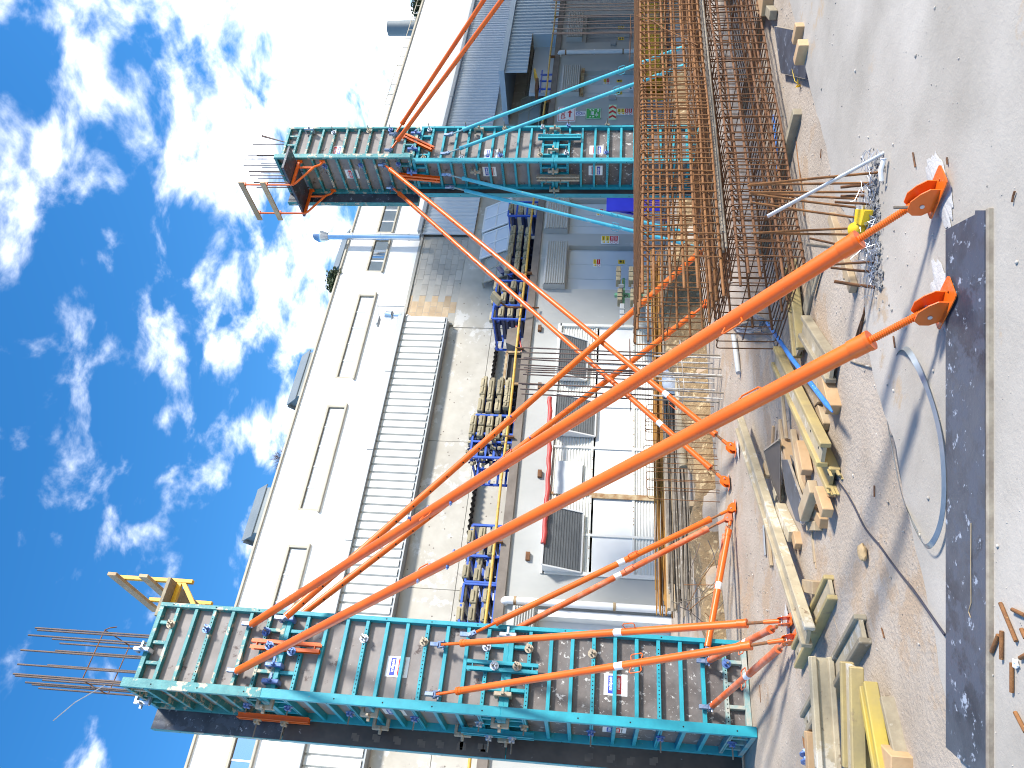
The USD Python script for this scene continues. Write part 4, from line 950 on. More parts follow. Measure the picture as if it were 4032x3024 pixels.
pw = sbox(-6, ZFT - .02, 48, ZR).difference(unary_union([sbox(a, zw0, b, zw1) for a, b in wu]))
pw = pw.difference(sbox(17.45, 8, 48, 8.86)) if False else pw
wall('plaster_wall', pw, VU - .02, .14, 'plaster_white')
bx('roof_edge', -6, 48, VU - .09, VU + .6, ZR, ZR + .06, 'frame_beige')
bx('roof_deck', -6, 48, VU + .1, VU + 12, ZR - .3, ZR - .1, 'vent_grey')
bx('roof_kerb', -6, 48, VU - .018, VU + .4, ZR - .1, ZR - .002, 'plaster_white')
jn = [V(1480, 480, VU)[0], V(1470, 1100, VU)[0] + 40]
for u in (28.6,): bx('plaster_joint', u - .015, u + .015, VU - .0225, VU - .0205, ZFT, ZR, 'frame_beige')
for kw, (a, b) in enumerate(wu):
    f_ = MB()
    f_.box(((a + b) / 2, VU + .03, zw1 - .035), (b - a, .10, .07), None, .004).box(((a + b) / 2, VU - .03, zw0 + .03), (b - a + .1, .16, .06), None, .004)
    f_.box((a + .035, VU + .03, (zw0 + zw1) / 2), (.07, .10, zw1 - zw0 - .14), None, .004).box((b - .035, VU + .03, (zw0 + zw1) / 2), (.07, .10, zw1 - zw0 - .14), None, .004)
    wn = obj('window', f_, 'frame_beige', fac, label=['window strip with reflecting panes beside the flue', 'window strip with a greenish pane left of the flue', 'blind white window strip above the lamp bracket', 'blind white window strip above the long gutter', 'window strip behind the near tower with one clear pane'][kw])
    n = max(3, int(round((b - a) / .78)))
    for q in range(n):
        a2, b2 = a + .07 + (b - a - .14) * q / n, a + .07 + (b - a - .14) * (q + 1) / n
        glassy = kw < 2 or (kw == 4 and q == n - 3) or (kw == 4 and q < 4)
        bx('pane', a2 + .02, b2 - .02, VU + .055, VU + .062, zw0 + .07, zw1 - .09, 'glass_window' if glassy else 'sheet_white', wn)
        if q: bx('glazing_bar', a2 - .022, a2 + .022, VU + .035, VU + .075, zw0 + .07, zw1 - .08, 'white', wn)
    if kw < 2 or kw == 4: bx('room_back', a, b, VU + .9, VU + .95, zw0 - .3, zw1 + .3, 'grey_wall', wn)
# -- corrugated shelter on the right end of the terrace
us0, us1 = V(2040, 285, VL + .6)[0], V(2040, -40, VL + .6)[0] + 3
zc1, zc0 = V(2010, 150, VL + .6)[2], ZT + .02
sh = bx('shelter_fascia', us0 - .1, us1, VL + .45, VU, zc1, zc1 + .22, 'clad_blue', label='pale blue corrugated shelter on the terrace')
u = us0
ulow = V(2190, 128, VL + .6)[0]
while u < us1:
    zlow = V(2075, 285, VL + .6)[2] if u < ulow - .4 else zc0
    ribs(u, u + 1.0, zlow + (.12 * (u - us0) if u < ulow - .4 else 0) * 0, zc1 - .003, VL + .62, 'clad_blue', .25, .035, vertical=True, name='cladding_sheet', parent=sh); u += 1.003
bx('shelter_jamb', ulow - .1, ulow, VL + .60, VL + 1.3, zc0, V(2100, 128, VL + .6)[2], 'clad_blue', sh)
# dark wavy roof sheets seen edge-on above an alcove wall
def edge_sheet(name, y0, y1, x0, x1, v, label):
    a, b = V(x0, y0, v), V(x1, y1, v); zz_ = (a[2] + b[2]) / 2
    n = int((a[0] - b[0]) / .18); t = np.linspace(0, a[0] - b[0], n * 6 + 1); h = .035 * np.sin(t / .18 * 2 * np.pi)
    obj(name, MB().sheet((b[0], VU - .003, zz_), EX, -EY, t, -h, VU - v, .012), 'black_sheet', fac, smooth=50, label=label)
    return b[0], a[0], zz_
edge_sheet('corrugated_canopy', 130, 366, 2108, 2092, VU - .35, 'dark corrugated canopy sheet on the right end of the terrace')
edge_sheet('corrugated_canopy', 1340, 1512, 1955, 1934, VU - .35, 'dark corrugated canopy sheet in the middle of the terrace')
edge_sheet('corrugated_canopy', 1810, 2100, 1870, 1855, VU - .35, 'dark corrugated canopy sheet over the stained wall')
edge_sheet('corrugated_canopy', 2110, 2470, 1845, 1812, VU - .35, 'dark corrugated canopy sheet behind the near rack')
al0, al1 = V(2100, 366, VL + 1.2)[0], V(2100, 128, VL + 1.2)[0] + 1.5
bx('alcove_wall', al0, al1, VL + 1.2, VL + 1.35, ZT, V(2098, 250, VL + 1.2)[2], 'sheet_bluish')
# glazed vent frames leaning out of the wall
for (x0, x1, y0, y1, m_, lab) in ((1905, 2010, 800, 895, 'sheet_white', 'white glazed frame leaning out of the wall, right one'), (1895, 2005, 905, 1000, 'sheet_white', 'white glazed frame leaning out of the wall, left one'), (1905, 2010, 1002, 1095, 'frame_beige', 'dull glazed frame leaning out of the wall'), (2040, 2130, 372, 490, 'frame_beige', 'glazed frame standing on the terrace by the far tower')):
    a0, a1, b0, b1 = fr(x0, x1, y0, y1, VU - .5)
    P = [np.array([a0, VU - .25, b1]), np.array([a1, VU - .25, b1]), np.array([a1, VU - .75, b0]), np.array([a0, VU - .75, b0])]
    f_ = MB()
    for i in range(4): f_.bar(P[i], P[(i + 1) % 4], .07, .05, EY, .004)
    f_.bar((P[0] + P[1]) / 2, (P[2] + P[3]) / 2, .05, .05, EY).bar((P[0] + P[3]) / 2, (P[1] + P[2]) / 2, .05, .05, EY)
    for q in (0, 1): f_.bar(P[q], P[q] + (0, .24, 0), .05, .05, EZ)
    f_.bar(P[3], (a0, VU, b0 + .1), .05, .05, EZ); f_.bar(P[2], (a1, VU, b0 + .1), .05, .05, EZ)
    w_ = obj('leaning_frame', f_, m_, fac, label=lab)
    n_ = unit(np.cross(P[1] - P[0], P[3] - P[0])); v8 = np.array([*[p_ + n_ * .004 for p_ in P], *[p_ - n_ * .004 for p_ in P]])
    obj('pane', MB().add(v8, [(0, 2, 1), (0, 3, 2), (4, 5, 6), (4, 6, 7)]), 'sheet_bluish' if m_ == 'sheet_white' else 'mortar_grey', w_)
# -- on the roof
def roof_vent(px, lab, v=VU + 1.2):
    (xa, ya), (xb, yb), xt = px
    ua, ub = V(xa, ya, v)[0], V(xb, yb, v)[0]; zt = V(xt, (ya + yb) / 2, v)[2]; z0 = ZR - .1; w = .75
    prof = Polygon([(-w * .55, 0), (w * .55, 0), (w * .62, (zt - z0) * .55), (0, zt - z0), (-w * .62, (zt - z0) * .55)])
    q = obj('roof_vent', MB().poly(prof, (ub, v, z0), -EY * -1, EZ, ub - ua) if False else MB().poly(prof, (ua, v, z0), EY, EZ, ub - ua), 'vent_grey', fac, label=lab)
    for s in (-1, 1):
        obj('vent_cap', MB().bar((ua - .12, v + s * w * .33, z0 + (zt - z0) * .80), (ub + .12, v + s * w * .33, z0 + (zt - z0) * .80), w * .80, .03, unit((0, s * (zt - z0) * .45, w * .62))), 'vent_grey', q)
roof_vent(((1197, 1590), (1240, 1418), 1160), 'grey ridge ventilator in the middle of the roof edge')
roof_vent(((1000, 2122), (1045, 1945), 985), 'grey ridge ventilator nearest the near tower')
roof_vent(((1350, 1070), (1372, 942), 1330), 'grey ridge ventilator behind the tall flue')
def flue(x0, x1, y, v, r, lab, cap=True, zbot=None):
    a, b = V(x0, y, v), V(x1, y, v); zb = b[2] if zbot is None else zbot
    q = obj('flue', MB().tube([(a[0], v, zb), (a[0], v, a[2])], r, 18), 'steel_bright' if cap else 'vent_grey', fac, smooth=60, label=lab)
    if cap:
        obj('flue_cap', MB().tube([(a[0], v, a[2] - .02), (a[0], v, a[2] + .22), (a[0], v, a[2] + .34), (a[0], v, a[2] + .55)], [r * 1.15, r * 1.9, r * 1.9, r * 1.05], 18), 'steel_bright', q, smooth=30)
        for k in range(4): obj('flue_joint', MB().tube([(a[0], v, zb + .4 + k * 1.1), (a[0], v, zb + .46 + k * 1.1)], r * 1.08, 18), 'steel_bright', q, smooth=40)
    return a
flue(1292, 1655, 930, VU - .42, .13, 'tall shiny steel flue against the plaster wall')
flue(1530, 1660, 112, VU + 2.5, .42, 'wide grey stack on the right end of the roof', cap=False, zbot=ZR - .1)
a = V(1550, 1242, VU - .5)
obj('small_chimney', MB().tube([(a[0], VU - .5, ZFT - .1), (a[0], VU - .5, a[2] + .05)], .075, 12).tube([(a[0], VU - .5, a[2]), (a[0], VU - .5, a[2] + .05), (a[0], VU - .5, a[2] + .26), (a[0], VU - .5, a[2] + .34)], [.1, .17, .17, .06], 14), 'steel_bright', fac, smooth=40, label='small round-capped chimney above the end of the gutter')
p0, p1, p2 = V(1592, 1207, VU - .4), V(1490, 1205, VU - .4), V(1490, 1265, VU - .8)
obj('lamp_bracket', MB().tube([p0, p1, p1 + (0, -.05, .02), p2], .022, 8).box(p2 + (-.1, -.1, -.04), (.36, .22, .08), None, .02), 'gutter', fac, smooth=40, label='angled lamp bracket in front of the plaster wall')
rl = MB()
for k in range(14): rl.bar((31 + k * .8, VU + .3, ZR), (31 + k * .8, VU + .3, ZR + .5), .03, .03)
rl.bar((31, VU + .3, ZR + .5), (41.4, VU + .3, ZR + .5), .03, .03, EZ).bar((31, VU + .3, ZR + .25), (41.4, VU + .3, ZR + .25), .03, .03, EZ)
obj('roof_railing', rl, 'frame_beige', fac)
# terrace lamp on a bent arm
t = thing('wall_lamp', 'flood lamp head on a rusty bent arm above the terrace edge', 'lamp', V(2100, 1210, VL - .3))
p = [V(2120, 1212, VL - .1), V(2075, 1211, VL - .35), V(2000, 1210, VL - .45), V(1975, 1195, VL - .5), V(1968, 1186, VL - .52)]
obj('arm', MB().tube(p, .028, 8), 'rust_dark', t, smooth=60)
h0, h1 = V(1970, 1193, VL - .5), V(1938, 1158, VL - .6)
obj('lamp_head', MB().bar(h0, h1, .30, .12, EX, .02), 'tan_block', t)

# tall neighbouring hall outside the picture, whose shade lies on the right half of the front
nb_ = thing('neighbouring_hall', 'tall grey hall standing outside the picture on the right', 'building', (36, 4, 0))
obj('wall', MB().box((37, 5.4, 8.5), (21.8, 10.8, 17.)), 'grey_wall', nb_)
obj('roof', MB().box((37, 5.4, 17.1), (22.2, 11.2, .2)), 'vent_grey', nb_)
for k in range(5):
    for z in (3, 7.5, 12):
        obj('window', MB().box((26.09, .9 + k * 2.1, z), (.06, 1.6, 1.8), None, .01), 'dark_mesh', nb_)

ORD = ['first', 'second', 'third', 'fourth', 'fifth', 'sixth', 'seventh', 'eighth', 'ninth', 'tenth', 'eleventh']
# ================================================================== reinforcement cages lying on the yard
def cage(name, label, vn, vf, z0, z1, ns, fs, u_end, r_long, m_long, m_st, pitch, u_s0, n_extra, hook_seed, inner=2):
    t = thing(name, label, 'rebar cage', ((u_s0 + u_end) / 2, (vn + vf) / 2, z0))
    R = np.random.default_rng(hook_seed)
    def long(v, z, ua, ub, r=None, m_=None, nm='long_bar', sag=.012):
        n = 14; u = np.linspace(ua, ub, n); w = R.normal(0, .004, (n, 2)); w[0] = w[-1] = 0
        obj(nm, MB().tube(np.stack([u, v + w[:, 0], z + w[:, 1] - sag * np.sin(np.linspace(0, np.pi, n) * 2) ** 2], 1), r or r_long, 7), m_ or m_long, t, smooth=60)
    for z, ua in ns: long(vn + .02, z, ua, u_end)
    for z, ua in fs: long(vf - .02, z, ua, u_end)
    for v, z, ua in n_extra: long(v, z, ua, u_end)
    u = u_s0; k = 0
    while u < u_end:
        tilt = R.normal(0, .014, 2)
        P = [(u + tilt[0], vn, z0), (u + tilt[1], vn, z1), (u + tilt[0] * .5, vf, z1), (u, vf, z0)]
        obj('stirrup', loop(P, .0062, 5, 3, .035), m_st, t, smooth=60)
        c = np.array(P[1])
        obj('stirrup_hook', MB().tube([c + (.012, .004, -.004), c + (.014, .05, -.05), c + (.016, .10, -.085)], .0062, 5), m_st, t, smooth=60)
        # inner tie, narrower, a little further on
        if k % inner == 0:
            w = (vf - vn); a_, b_ = vn + w * .30, vf - w * .30
            obj('inner_stirrup', loop([(u + .03, a_, z0 + .008), (u + .03, a_, z1 - .008), (u + .03, b_, z1 - .008), (u + .03, b_, z0 + .008)], .0055, 5, 3, .03), m_st, t, smooth=60)
        elif k % 4 == 1:
            zm = (z0 + z1) / 2
            obj('cross_tie', MB().tube([(u + .02, vn - .01, zm), (u + .02, vf + .01, zm + .02)], .0055, 5), m_st, t, smooth=60)
        k += 1
        pp = pitch(u) if callable(pitch) else pitch
        u += pp * (1 + R.normal(0, .10))
    return t
pU = lambda u: .075 if 5.9 < u < 7.4 else (.100 if u < 5.9 else .135)
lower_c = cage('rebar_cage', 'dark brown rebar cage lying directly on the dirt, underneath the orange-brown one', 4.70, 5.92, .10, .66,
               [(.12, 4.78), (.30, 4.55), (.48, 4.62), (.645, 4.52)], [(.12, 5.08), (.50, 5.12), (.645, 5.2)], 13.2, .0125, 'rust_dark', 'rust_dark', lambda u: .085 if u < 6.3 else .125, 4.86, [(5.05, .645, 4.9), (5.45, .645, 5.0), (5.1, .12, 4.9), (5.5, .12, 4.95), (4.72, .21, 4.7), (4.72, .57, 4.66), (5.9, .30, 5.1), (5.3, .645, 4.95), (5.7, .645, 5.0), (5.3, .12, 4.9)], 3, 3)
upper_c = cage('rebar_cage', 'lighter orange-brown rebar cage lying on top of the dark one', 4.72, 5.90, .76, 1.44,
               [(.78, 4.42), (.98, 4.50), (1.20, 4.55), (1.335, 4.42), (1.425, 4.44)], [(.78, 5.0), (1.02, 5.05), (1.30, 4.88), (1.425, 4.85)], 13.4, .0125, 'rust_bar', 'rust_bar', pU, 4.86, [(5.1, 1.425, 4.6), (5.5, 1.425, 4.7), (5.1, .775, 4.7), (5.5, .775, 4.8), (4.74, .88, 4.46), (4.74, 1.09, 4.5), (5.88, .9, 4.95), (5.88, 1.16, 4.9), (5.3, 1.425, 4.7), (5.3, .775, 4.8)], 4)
# loose straight bars slid between the two cages
for k in range(7):
    v = 4.80 + k * .052 + rng.normal(0, .006); ua = [5.05, 5.3, 5.1, 5.2, 5.6, 5.15, 5.4][k]
    obj('loose_rebar', MB().tube([(ua, v, .71 + .004 * k), (8, v + rng.normal(0, .02), .705), (13.0, v + rng.normal(0, .03), .712)], .0125, 7), 'bar_grey', smooth=60, label=f'straight grey bar between the two stacked cages, {["nearest", "second", "third", "fourth", "fifth", "sixth", "farthest"][k]} from the photographer', cat='rebar', group='loose bars between the cages')
for k, (u, v0, z) in enumerate(((6.4, 4.4, .045), (8.9, 4.3, .045), (11.6, 4.3, .045))):
    obj('timber_bearer', MB().bar((u, v0, z), (u + .05, 6.2, z), .09, .085, EZ, .004), 'wood_grey', label=['timber bearer under the near end of the cages', 'timber bearer under the middle of the cages', 'timber bearer under the far end of the cages'][k], cat='timber')
# tie wire strand trailing over the top cage
w0, w1 = V(2505, 62, 4.70), V(2748, 178, 4.70)
obj('tie_wire', MB().tube([w0, w0 + (w1 - w0) * .2 + (0, 0, -.06), (w0 + w1) / 2 + (0, -.02, .03), w1], .006, 6), 'rust_bar', smooth=60, label='loose rusty wire trailing across the top cage', cat='wire')

# ================================================================== starter bars
def starters(name, label, c, tops, base_z, m, hoop_z=(), depth=.6):
    t = thing(name, label, 'starter bars', c)
    return t
st = thing('column_starter_bars', 'starter bars of an unbuilt column, mortar-splashed at the foot, between the two towers', 'rebar', (7.2, 9.6, 0))
zt8 = lambda x, y: (1800 + x / 2.074, 900 + y / 2.074)
tops = [zt8(535, 972), zt8(512, 1012), zt8(543, 1055), zt8(500, 1064), zt8(497, 1110), zt8(545, 1135), zt8(495, 1150), zt8(560, 1170), zt8(538, 1190), zt8(500, 1262), zt8(528, 1272), zt8(515, 1310), zt8(525, 1350)]
for k, (x, y) in enumerate(tops):
    v = [9.25, 9.25, 9.85, 9.25, 9.25, 9.85, 9.25, 9.85, 9.85, 9.25, 9.85, 9.4, 9.65][k]
    p = V(x, y, v); base = np.array([p[0] + rng.normal(0, .04) - .02, v, -.02])
    k_ = .30 + .1 * rng.random()
    obj('rebar', MB().tube([base + (p - base) * k_, (base + p) / 2 + (0, 0, .3), p], .0115, 7), 'bar_steel', st, smooth=60)
    obj('splashed_foot', MB().tube([base, base + (p - base) * k_], .0125, 7), 'bar_mortar' if k % 3 else 'bar_grey', st, smooth=60)
us = [V(x, y, 9.5)[0] for x, y in tops]
for z, m_ in ((.55, 'bar_mortar'), (1.30, 'rust_dark')):
    obj('stirrup', loop([(min(us) + .02, 9.23, z), (max(us) + .02, 9.23, z + .03), (max(us), 9.88, z), (min(us), 9.88, z - .02)], .006, 5), m_, st, smooth=60)
st2 = thing('column_starter_bars', 'thin dark starter bars of the column beyond the far tower, at the picture edge', 'rebar', (17.2, 9.6, 0))
zt9 = lambda x, y: (1500 + x / 2.212, y / 2.212)
for k, (x, y) in enumerate([zt9(1500, 5), zt9(1475, 42), zt9(1482, 68), zt9(1515, 97), zt9(1520, 140), zt9(1530, 155), zt9(1484, 193), zt9(1505, 212), zt9(1512, 252), zt9(1490, 288), zt9(1505, 297)]):
    v = [9.3, 9.9, 9.3, 9.6, 9.9, 9.3, 9.3, 9.9, 9.3, 9.9, 9.5][k]; p = V(x, y, v)
    obj('rebar', MB().tube([(p[0] - .02, v, 0), (p[0] - .01, v, p[2] / 2), p], .0115, 7), 'bar_steel', st2, smooth=60)
us = [17.0, 17.6]
pa_ = V(2485, 140, 9.3)
obj('stirrup', loop([(pa_[0] - .02, 9.28, pa_[2]), (pa_[0] + .85, 9.28, pa_[2] + .02), (pa_[0] + .85, 9.92, pa_[2]), (pa_[0] - .02, 9.92, pa_[2])], .006, 5), 'rust_dark', st2, smooth=60)
# dowels cast in the slab edge in front of the cages
dw = thing('slab_dowels', 'leaning rusty dowels sticking out of a broken hole at the slab edge', 'rebar', Z(3450, 800, 0))
zd = lambda x, y: (3000 + x / 1.843, 400 + y / 1.843)
DW = [((835, 510), (0, 598), .85, 'rust_bar', .010), ((805, 590), (0, 602), .85, 'rust_bar', .010), ((740, 655), (0, 660), .8, 'rust_bar', .010), ((690, 708), (0, 668), .8, 'rust_bar', .010), ((680, 775), (0, 680), .85, 'rust_bar', .010), ((690, 850), (0, 745), .85, 'rust_bar', .010), ((620, 918), (0, 952), .8, 'rust_bar', .010), ((620, 965), (100, 958), .7, 'rust_bar', .010), ((800, 598), (570, 622), .32, 'rust_dark', .012), ((745, 684), (570, 687), .28, 'rust_dark', .012), ((790, 745), (530, 729), .35, 'rust_dark', .010), ((780, 1088), (345, 992), .5, 'rust_dark', .009), ((790, 1090), (320, 1035), .5, 'bar_grey', .014), ((820, 1160), (520, 1182), .38, 'rust_dark', .010), ((800, 1240), (500, 1205), .38, 'rust_dark', .010), ((820, 1355), (525, 1305), .40, 'rust_dark', .013)]
for (b_, t_, z, m_, r) in DW:
    r = r * .82
    b3 = Z(*zd(*b_), SLAB); t3 = V(*zd(*t_), b3[1] + rng.normal(0, .03))
    obj('dowel', MB().tube([b3 - (0, 0, .05), (b3 + t3) / 2, t3 + (t3 - b3) * (.12 if t_[0] == 0 else 0)], r, 7), m_, dw, smooth=60)
b3, t3 = Z(*zd(885, 372), SLAB), V(*zd(40, 833), Z(*zd(885, 372))[1] + .1)
obj('painted_rod', MB().tube([b3, t3], .012, 8), 'zinc', smooth=60, label='pale grey rod leaning across the rusty dowels', cat='rod')
for k, (a, b) in enumerate((((885, 420), (870, 575)),)):
    a3, b3 = Z(*zd(*a), SLAB + .03), Z(*zd(*b), SLAB + .03)
    obj('plastic_tube', MB().tube([a3, (a3 + b3) / 2 + (0, 0, .012), b3], .014, 10).tube([a3, a3 + (a3 - b3) * .06], .019, 10), 'pvc_white', smooth=50, label='short white plastic tube beside the dowel hole', cat='tube')
# crumbled concrete with wire in the hole
hm = MB(); hp_ = []
c0_ = Z(*zd(815, 440), SLAB); c1_ = Z(*zd(835, 1340), SLAB)
for k in range(360):
    t_ = rng.random(); p = c0_ + (c1_ - c0_) * t_ + np.array([rng.normal(0, .07), rng.normal(0, .04), 0])
    s_ = .004 + .018 * rng.random() ** 3
    ic = trimesh.creation.icosphere(1, s_); v_ = ic.vertices * (1 + .35 * rng.normal(0, 1, (len(ic.vertices), 1))) * (1.3, 1, .7)
    hm.add(v_ + p + (0, 0, s_ * .3), ic.faces)
obj('broken_concrete', hm, 'rubble', kind='stuff', label='grey broken concrete crumbs round the dowel hole', cat='rubble')
hw = MB()
for k in range(70):
    t_ = rng.random(); p = c0_ + (c1_ - c0_) * t_ + np.array([rng.normal(0, .07), rng.normal(0, .04), .02])
    q = np.cumsum(np.vstack([np.zeros(3), rng.normal(0, .035, (5, 3)) * (1, 1, .6)]), 0); q[:, 2] = np.abs(q[:, 2])
    hw.tube(p + q, .0016, 4)
obj('tangled_wire', hw, 'zinc', kind='stuff', label='tangled thin wire in the dowel hole', cat='wire')
cc = Z(*zd(795, 830), SLAB + .02)
cp = thing('crushed_canister', 'crushed yellow plastic canister with a torn white shell beside the dowels', 'canister', cc)
obj('yellow_body', MB().poly(Polygon([(-.06, -.05), (.075, -.035), (.06, .05), (-.04, .062)]).buffer(.008), cc + (0, 0, .02), .75 * unit((.8, .5, .2)), unit(np.cross((-.1, -.1, 1), unit((.8, .5, .2)))) * .75, .10), 'sign_yellow', cp)
for q, (a, b, c_, d) in enumerate((((685, 760), (735, 750), (725, 880), (690, 860)), ((640, 960), (705, 870), (720, 890), (655, 975)))):
    P = [Z(*zd(*w), SLAB + .03 + .05 * ((k + q) % 2)) for k, w in enumerate((a, b, c_, d))]
    P2 = [p - (0, 0, .012) for p in P]
    obj('white_shell', MB().add(P + P2, [(0, 1, 2), (0, 2, 3), (4, 6, 5), (4, 7, 6), (0, 4, 5), (0, 5, 1), (1, 5, 6), (1, 6, 2), (2, 6, 7), (2, 7, 3), (3, 7, 4), (3, 4, 0)]), 'plastic_clear', cp)
ye = Z(*zd(770, 905), SLAB + .03)
obj('yellow_cap', MB().tube([ye, ye + (.06, .09, .05)], .05, 14), 'sign_yellow', cp, smooth=40)

# hairpin bars along the trench edge, one made and copied
hp0 = thing('hairpin_bar', 'thin rusty hairpin bar at the trench edge, the one closest to the unbuilt column', 'rebar', (0, 0, 0), 'hairpin bars along the trench edge')
obj('bent_wire', MB().tube([(-.085, 0, -.05), (-.085, 0, .90), (-.082, 0, .985), (-.06, 0, 1.01), (.06, 0, 1.01), (.082, 0, .985), (.085, 0, .90), (.085, 0, -.05)], .0055, 6), 'rust_bar', hp0, smooth=60)
zh = lambda x, y: (2500 + x / 2.37, 1400 + y / 2.37)
hps = []
for k, (yb, xt) in enumerate(((505, 110), (580, 95), (650, 95), (690, 95), (740, 95), (880, 85), (935, 90), (1010, 95), (1130, 105), (1190, 110), (1270, 120))):
    p = V(*zh(xt, yb - 8), 10.05); hps.append((p[0], p[2]))
for k, (u, z) in enumerate(hps):
    R_ = Gf.Rotation(Gf.Vec3d(0, 0, 1), float(rng.normal(0, 14)))
    if k == 0: pr = stage.GetPrimAtPath(hp0); UsdGeom.Xformable(pr).ClearXformOpOrder(); UsdGeom.Xformable(pr).AddTransformOp(opSuffix='place').Set(Gf.Matrix4d().SetTranslate(Gf.Vec3d(float(u), 10.05, float(z - 1.01))))
    else: dup(hp0, 'hairpin_bar', (u, 10.05 + rng.normal(0, .05), z - 1.01), rng.normal(0, .25), f'thin rusty hairpin bar at the trench edge, {ORD[k]} from the unbuilt column', 'rebar', 'hairpin bars along the trench edge')
# bent scrap bars in the trench near the tower
zs_ = lambda x, y: (2560 + x / 1.983, 2000 + y / 1.983)
SC = [[(265, 600), (660, 595)], [(165, 725), (200, 745), (420, 690)], [(235, 775), (300, 800), (420, 900)], [(285, 780), (400, 560), (500, 420)], [(390, 540), (480, 420), (560, 250)], [(540, 820), (660, 805)], [(300, 800), (420, 700), (520, 640)], [(520, 800), (640, 690)], [(390, 270), (300, 520)], [(430, 820), (530, 880)], [(355, 615), (430, 660), (520, 560)], [(450, 250), (520, 470)], [(470, 640), (560, 560), (640, 420)], [(380, 770), (460, 600)], [(560, 640), (600, 880)]]
for k, P in enumerate(SC):
    q = [V(*zs_(*p), 10.6 + .25 * (k % 4)) for p in P]
    if len(q) == 2: q = [q[0], (q[0] + q[1]) / 2 + rng.normal(0, .02, 3), q[1]]
    obj('scrap_bar', MB().tube(q, .006, 6), ['rust_bar', 'bar_grey', 'bar_steel'][k % 3], smooth=60, label=f'scrap bar in the trench by the near tower, {["straight white-worn", "hooked", "bent rusty", "long kinked", "steep upper", "lowest straight", "mid kinked", "short lower", "steep far", "small lower", "middle kinked", "short upper", "triple-bent", "short steep", "upright"][k]} one', cat='rebar', group='scrap bars in the trench')

# ================================================================== stacks beyond the trench
def bundle(name, label, n, v, dv, z0, dz, ua, ub, r, m, seed):
    t = thing(name, label, 'rebar bundle', ((ua + ub) / 2, v, 0)); R = np.random.default_rng(seed)
    for k in range(n):
        vv_, zz_ = v + R.uniform(-dv, dv), z0 + R.random() * dz
        a, b = ua + R.uniform(-.3, .3), ub + R.uniform(-.4, .4)
        u = np.linspace(a, b, 6)
        obj('rebar', MB().tube(np.stack([u, vv_ + R.normal(0, .02, 6), zz_ + R.normal(0, .012, 6)], 1), r, 6), m, t, smooth=60)
    return t
z_a, z_b = V(2615, 1800, 15.6)[2], V(2668, 1800, 15.6)[2]
bundle('rebar_bundle', 'long bundle of orange-rusted bars lying in front of the big white gate', 38, 15.55, .14, max(z_b, .12) + .02, .36, 6.0, 15.8, .013, 'rust_orange', 1)
bundle('rebar_bundle', 'long bundle of grey mud-splashed bars between the orange bundle and the trench', 40, 14.0, .22, .10, .30, 5.5, 14.2, .013, 'bar_grey', 2)
bundle('rebar_bundle', 'thin grey bundle lying just behind the soil bank', 22, 12.95, .12, .10, .15, 5.0, 13.0, .012, 'bar_grey', 5)
for k, (u, v0) in enumerate(((6.8, 13.6), (9.6, 13.5), (12.4, 13.5))):
    obj('timber_bearer', MB().bar((u, v0 - .9, .05), (u, v0 + 2.5, .05), .10, .10, EZ, .004), 'wood_pale', label=['timber bearer under the bundles near the white pipe', 'timber bearer under the middle of the bar bundles', 'timber bearer under the far end of the bar bundles'][k], cat='timber')
for k, (ua, ub, v, z, m_, lab) in enumerate(((5.6, 8.9, 14.75, .26, 'wood_pale', 'pale squared timber lying between the rusty and the grey bundle'), (8.6, 12.6, 14.65, .16, 'wood_grey', 'grey squared timber behind the grey bundle'), (8.3, 9.6, 12.35, .22, 'wood_cream', 'round pale log on the soil bank'), (7.4, 8.6, 12.45, .20, 'wood_grey', 'grey log lying on the soil bank'))):
    if 'log' in lab: obj('log', MB().tube([(ua, v, z), ((ua + ub) / 2, v - .05, z + .03), (ub, v - .35, z + .02)], .085, 12), m_, smooth=60, label=lab, cat='log')
    else: obj('squared_timber', MB().bar((ua, v, z), (ub, v + .05, z), .14, .17, EZ, .006), m_, label=lab, cat='timber')
# yellow formwork beams stacked behind the far tower
k = 0
for row in range(4):
    for q in range(4):
        z = .22 + row * .205; v = 13.2 + q * .24
        a = V(2600, 345, 13.6)[0] + rng.uniform(-.15, .15); b = a + 6.5 + rng.uniform(-.2, .3)
        mb = MB().bar((a, v, z - .085), (b, v, z - .085), .08, .035, EZ, .004).bar((a, v, z + .085), (b, v, z + .085), .08, .035, EZ, .004).bar((a, v, z), (b, v, z), .028, .14, EZ)
        obj('formwork_beam', mb, 'yellow_paint' if (row + q) % 5 else 'wood_bright', label='yellow formwork beam in the stack seen through the cages', cat='timber beam', group='yellow beams stacked behind the cages')
# pallets of boards and rubbish seen through the cage
for k, (u, v, z, m_, lab) in enumerate(((10.4, 13.3, .25, 'sheet_white', 'white plastic sack beyond the cages'), (9.8, 13.0, .25, 'white', 'white sack leaning beyond the cages'))):
    ic = trimesh.creation.icosphere(3, .35); v_ = ic.vertices * (1, .6, .75); v_ = v_ * (1 + .22 * (meshkit.fbm(v_ * 5, 3, 60 + k)[:, None] - .5))
    obj('sack', MB().add(v_ + (u, v, z), ic.faces), m_, smooth=True, label=lab, cat='sack')
# blue skip behind the far tower
a0, a1, b0, b1 = fr(2388, 2606, 775, 828, 14.8)
sk = thing('blue_hoarding', 'deep blue steel hoarding standing behind the far tower', 'hoarding', ((a0 + a1) / 2, 15, b0))
obj('sheet', MB().box(((a0 + a1) / 2 + .5, 14.84, (b0 + b1) / 2), (a1 - a0 + 1.0, .05, b1 - b0), None, .005), 'blue_deep', sk)
for u_ in (a0 + .15, a1 + .8): obj('stand', MB().bar((u_, 14.9, b1 - .1), (u_, 15.3, 0), .05, .05, EX), 'blue_deep', sk)
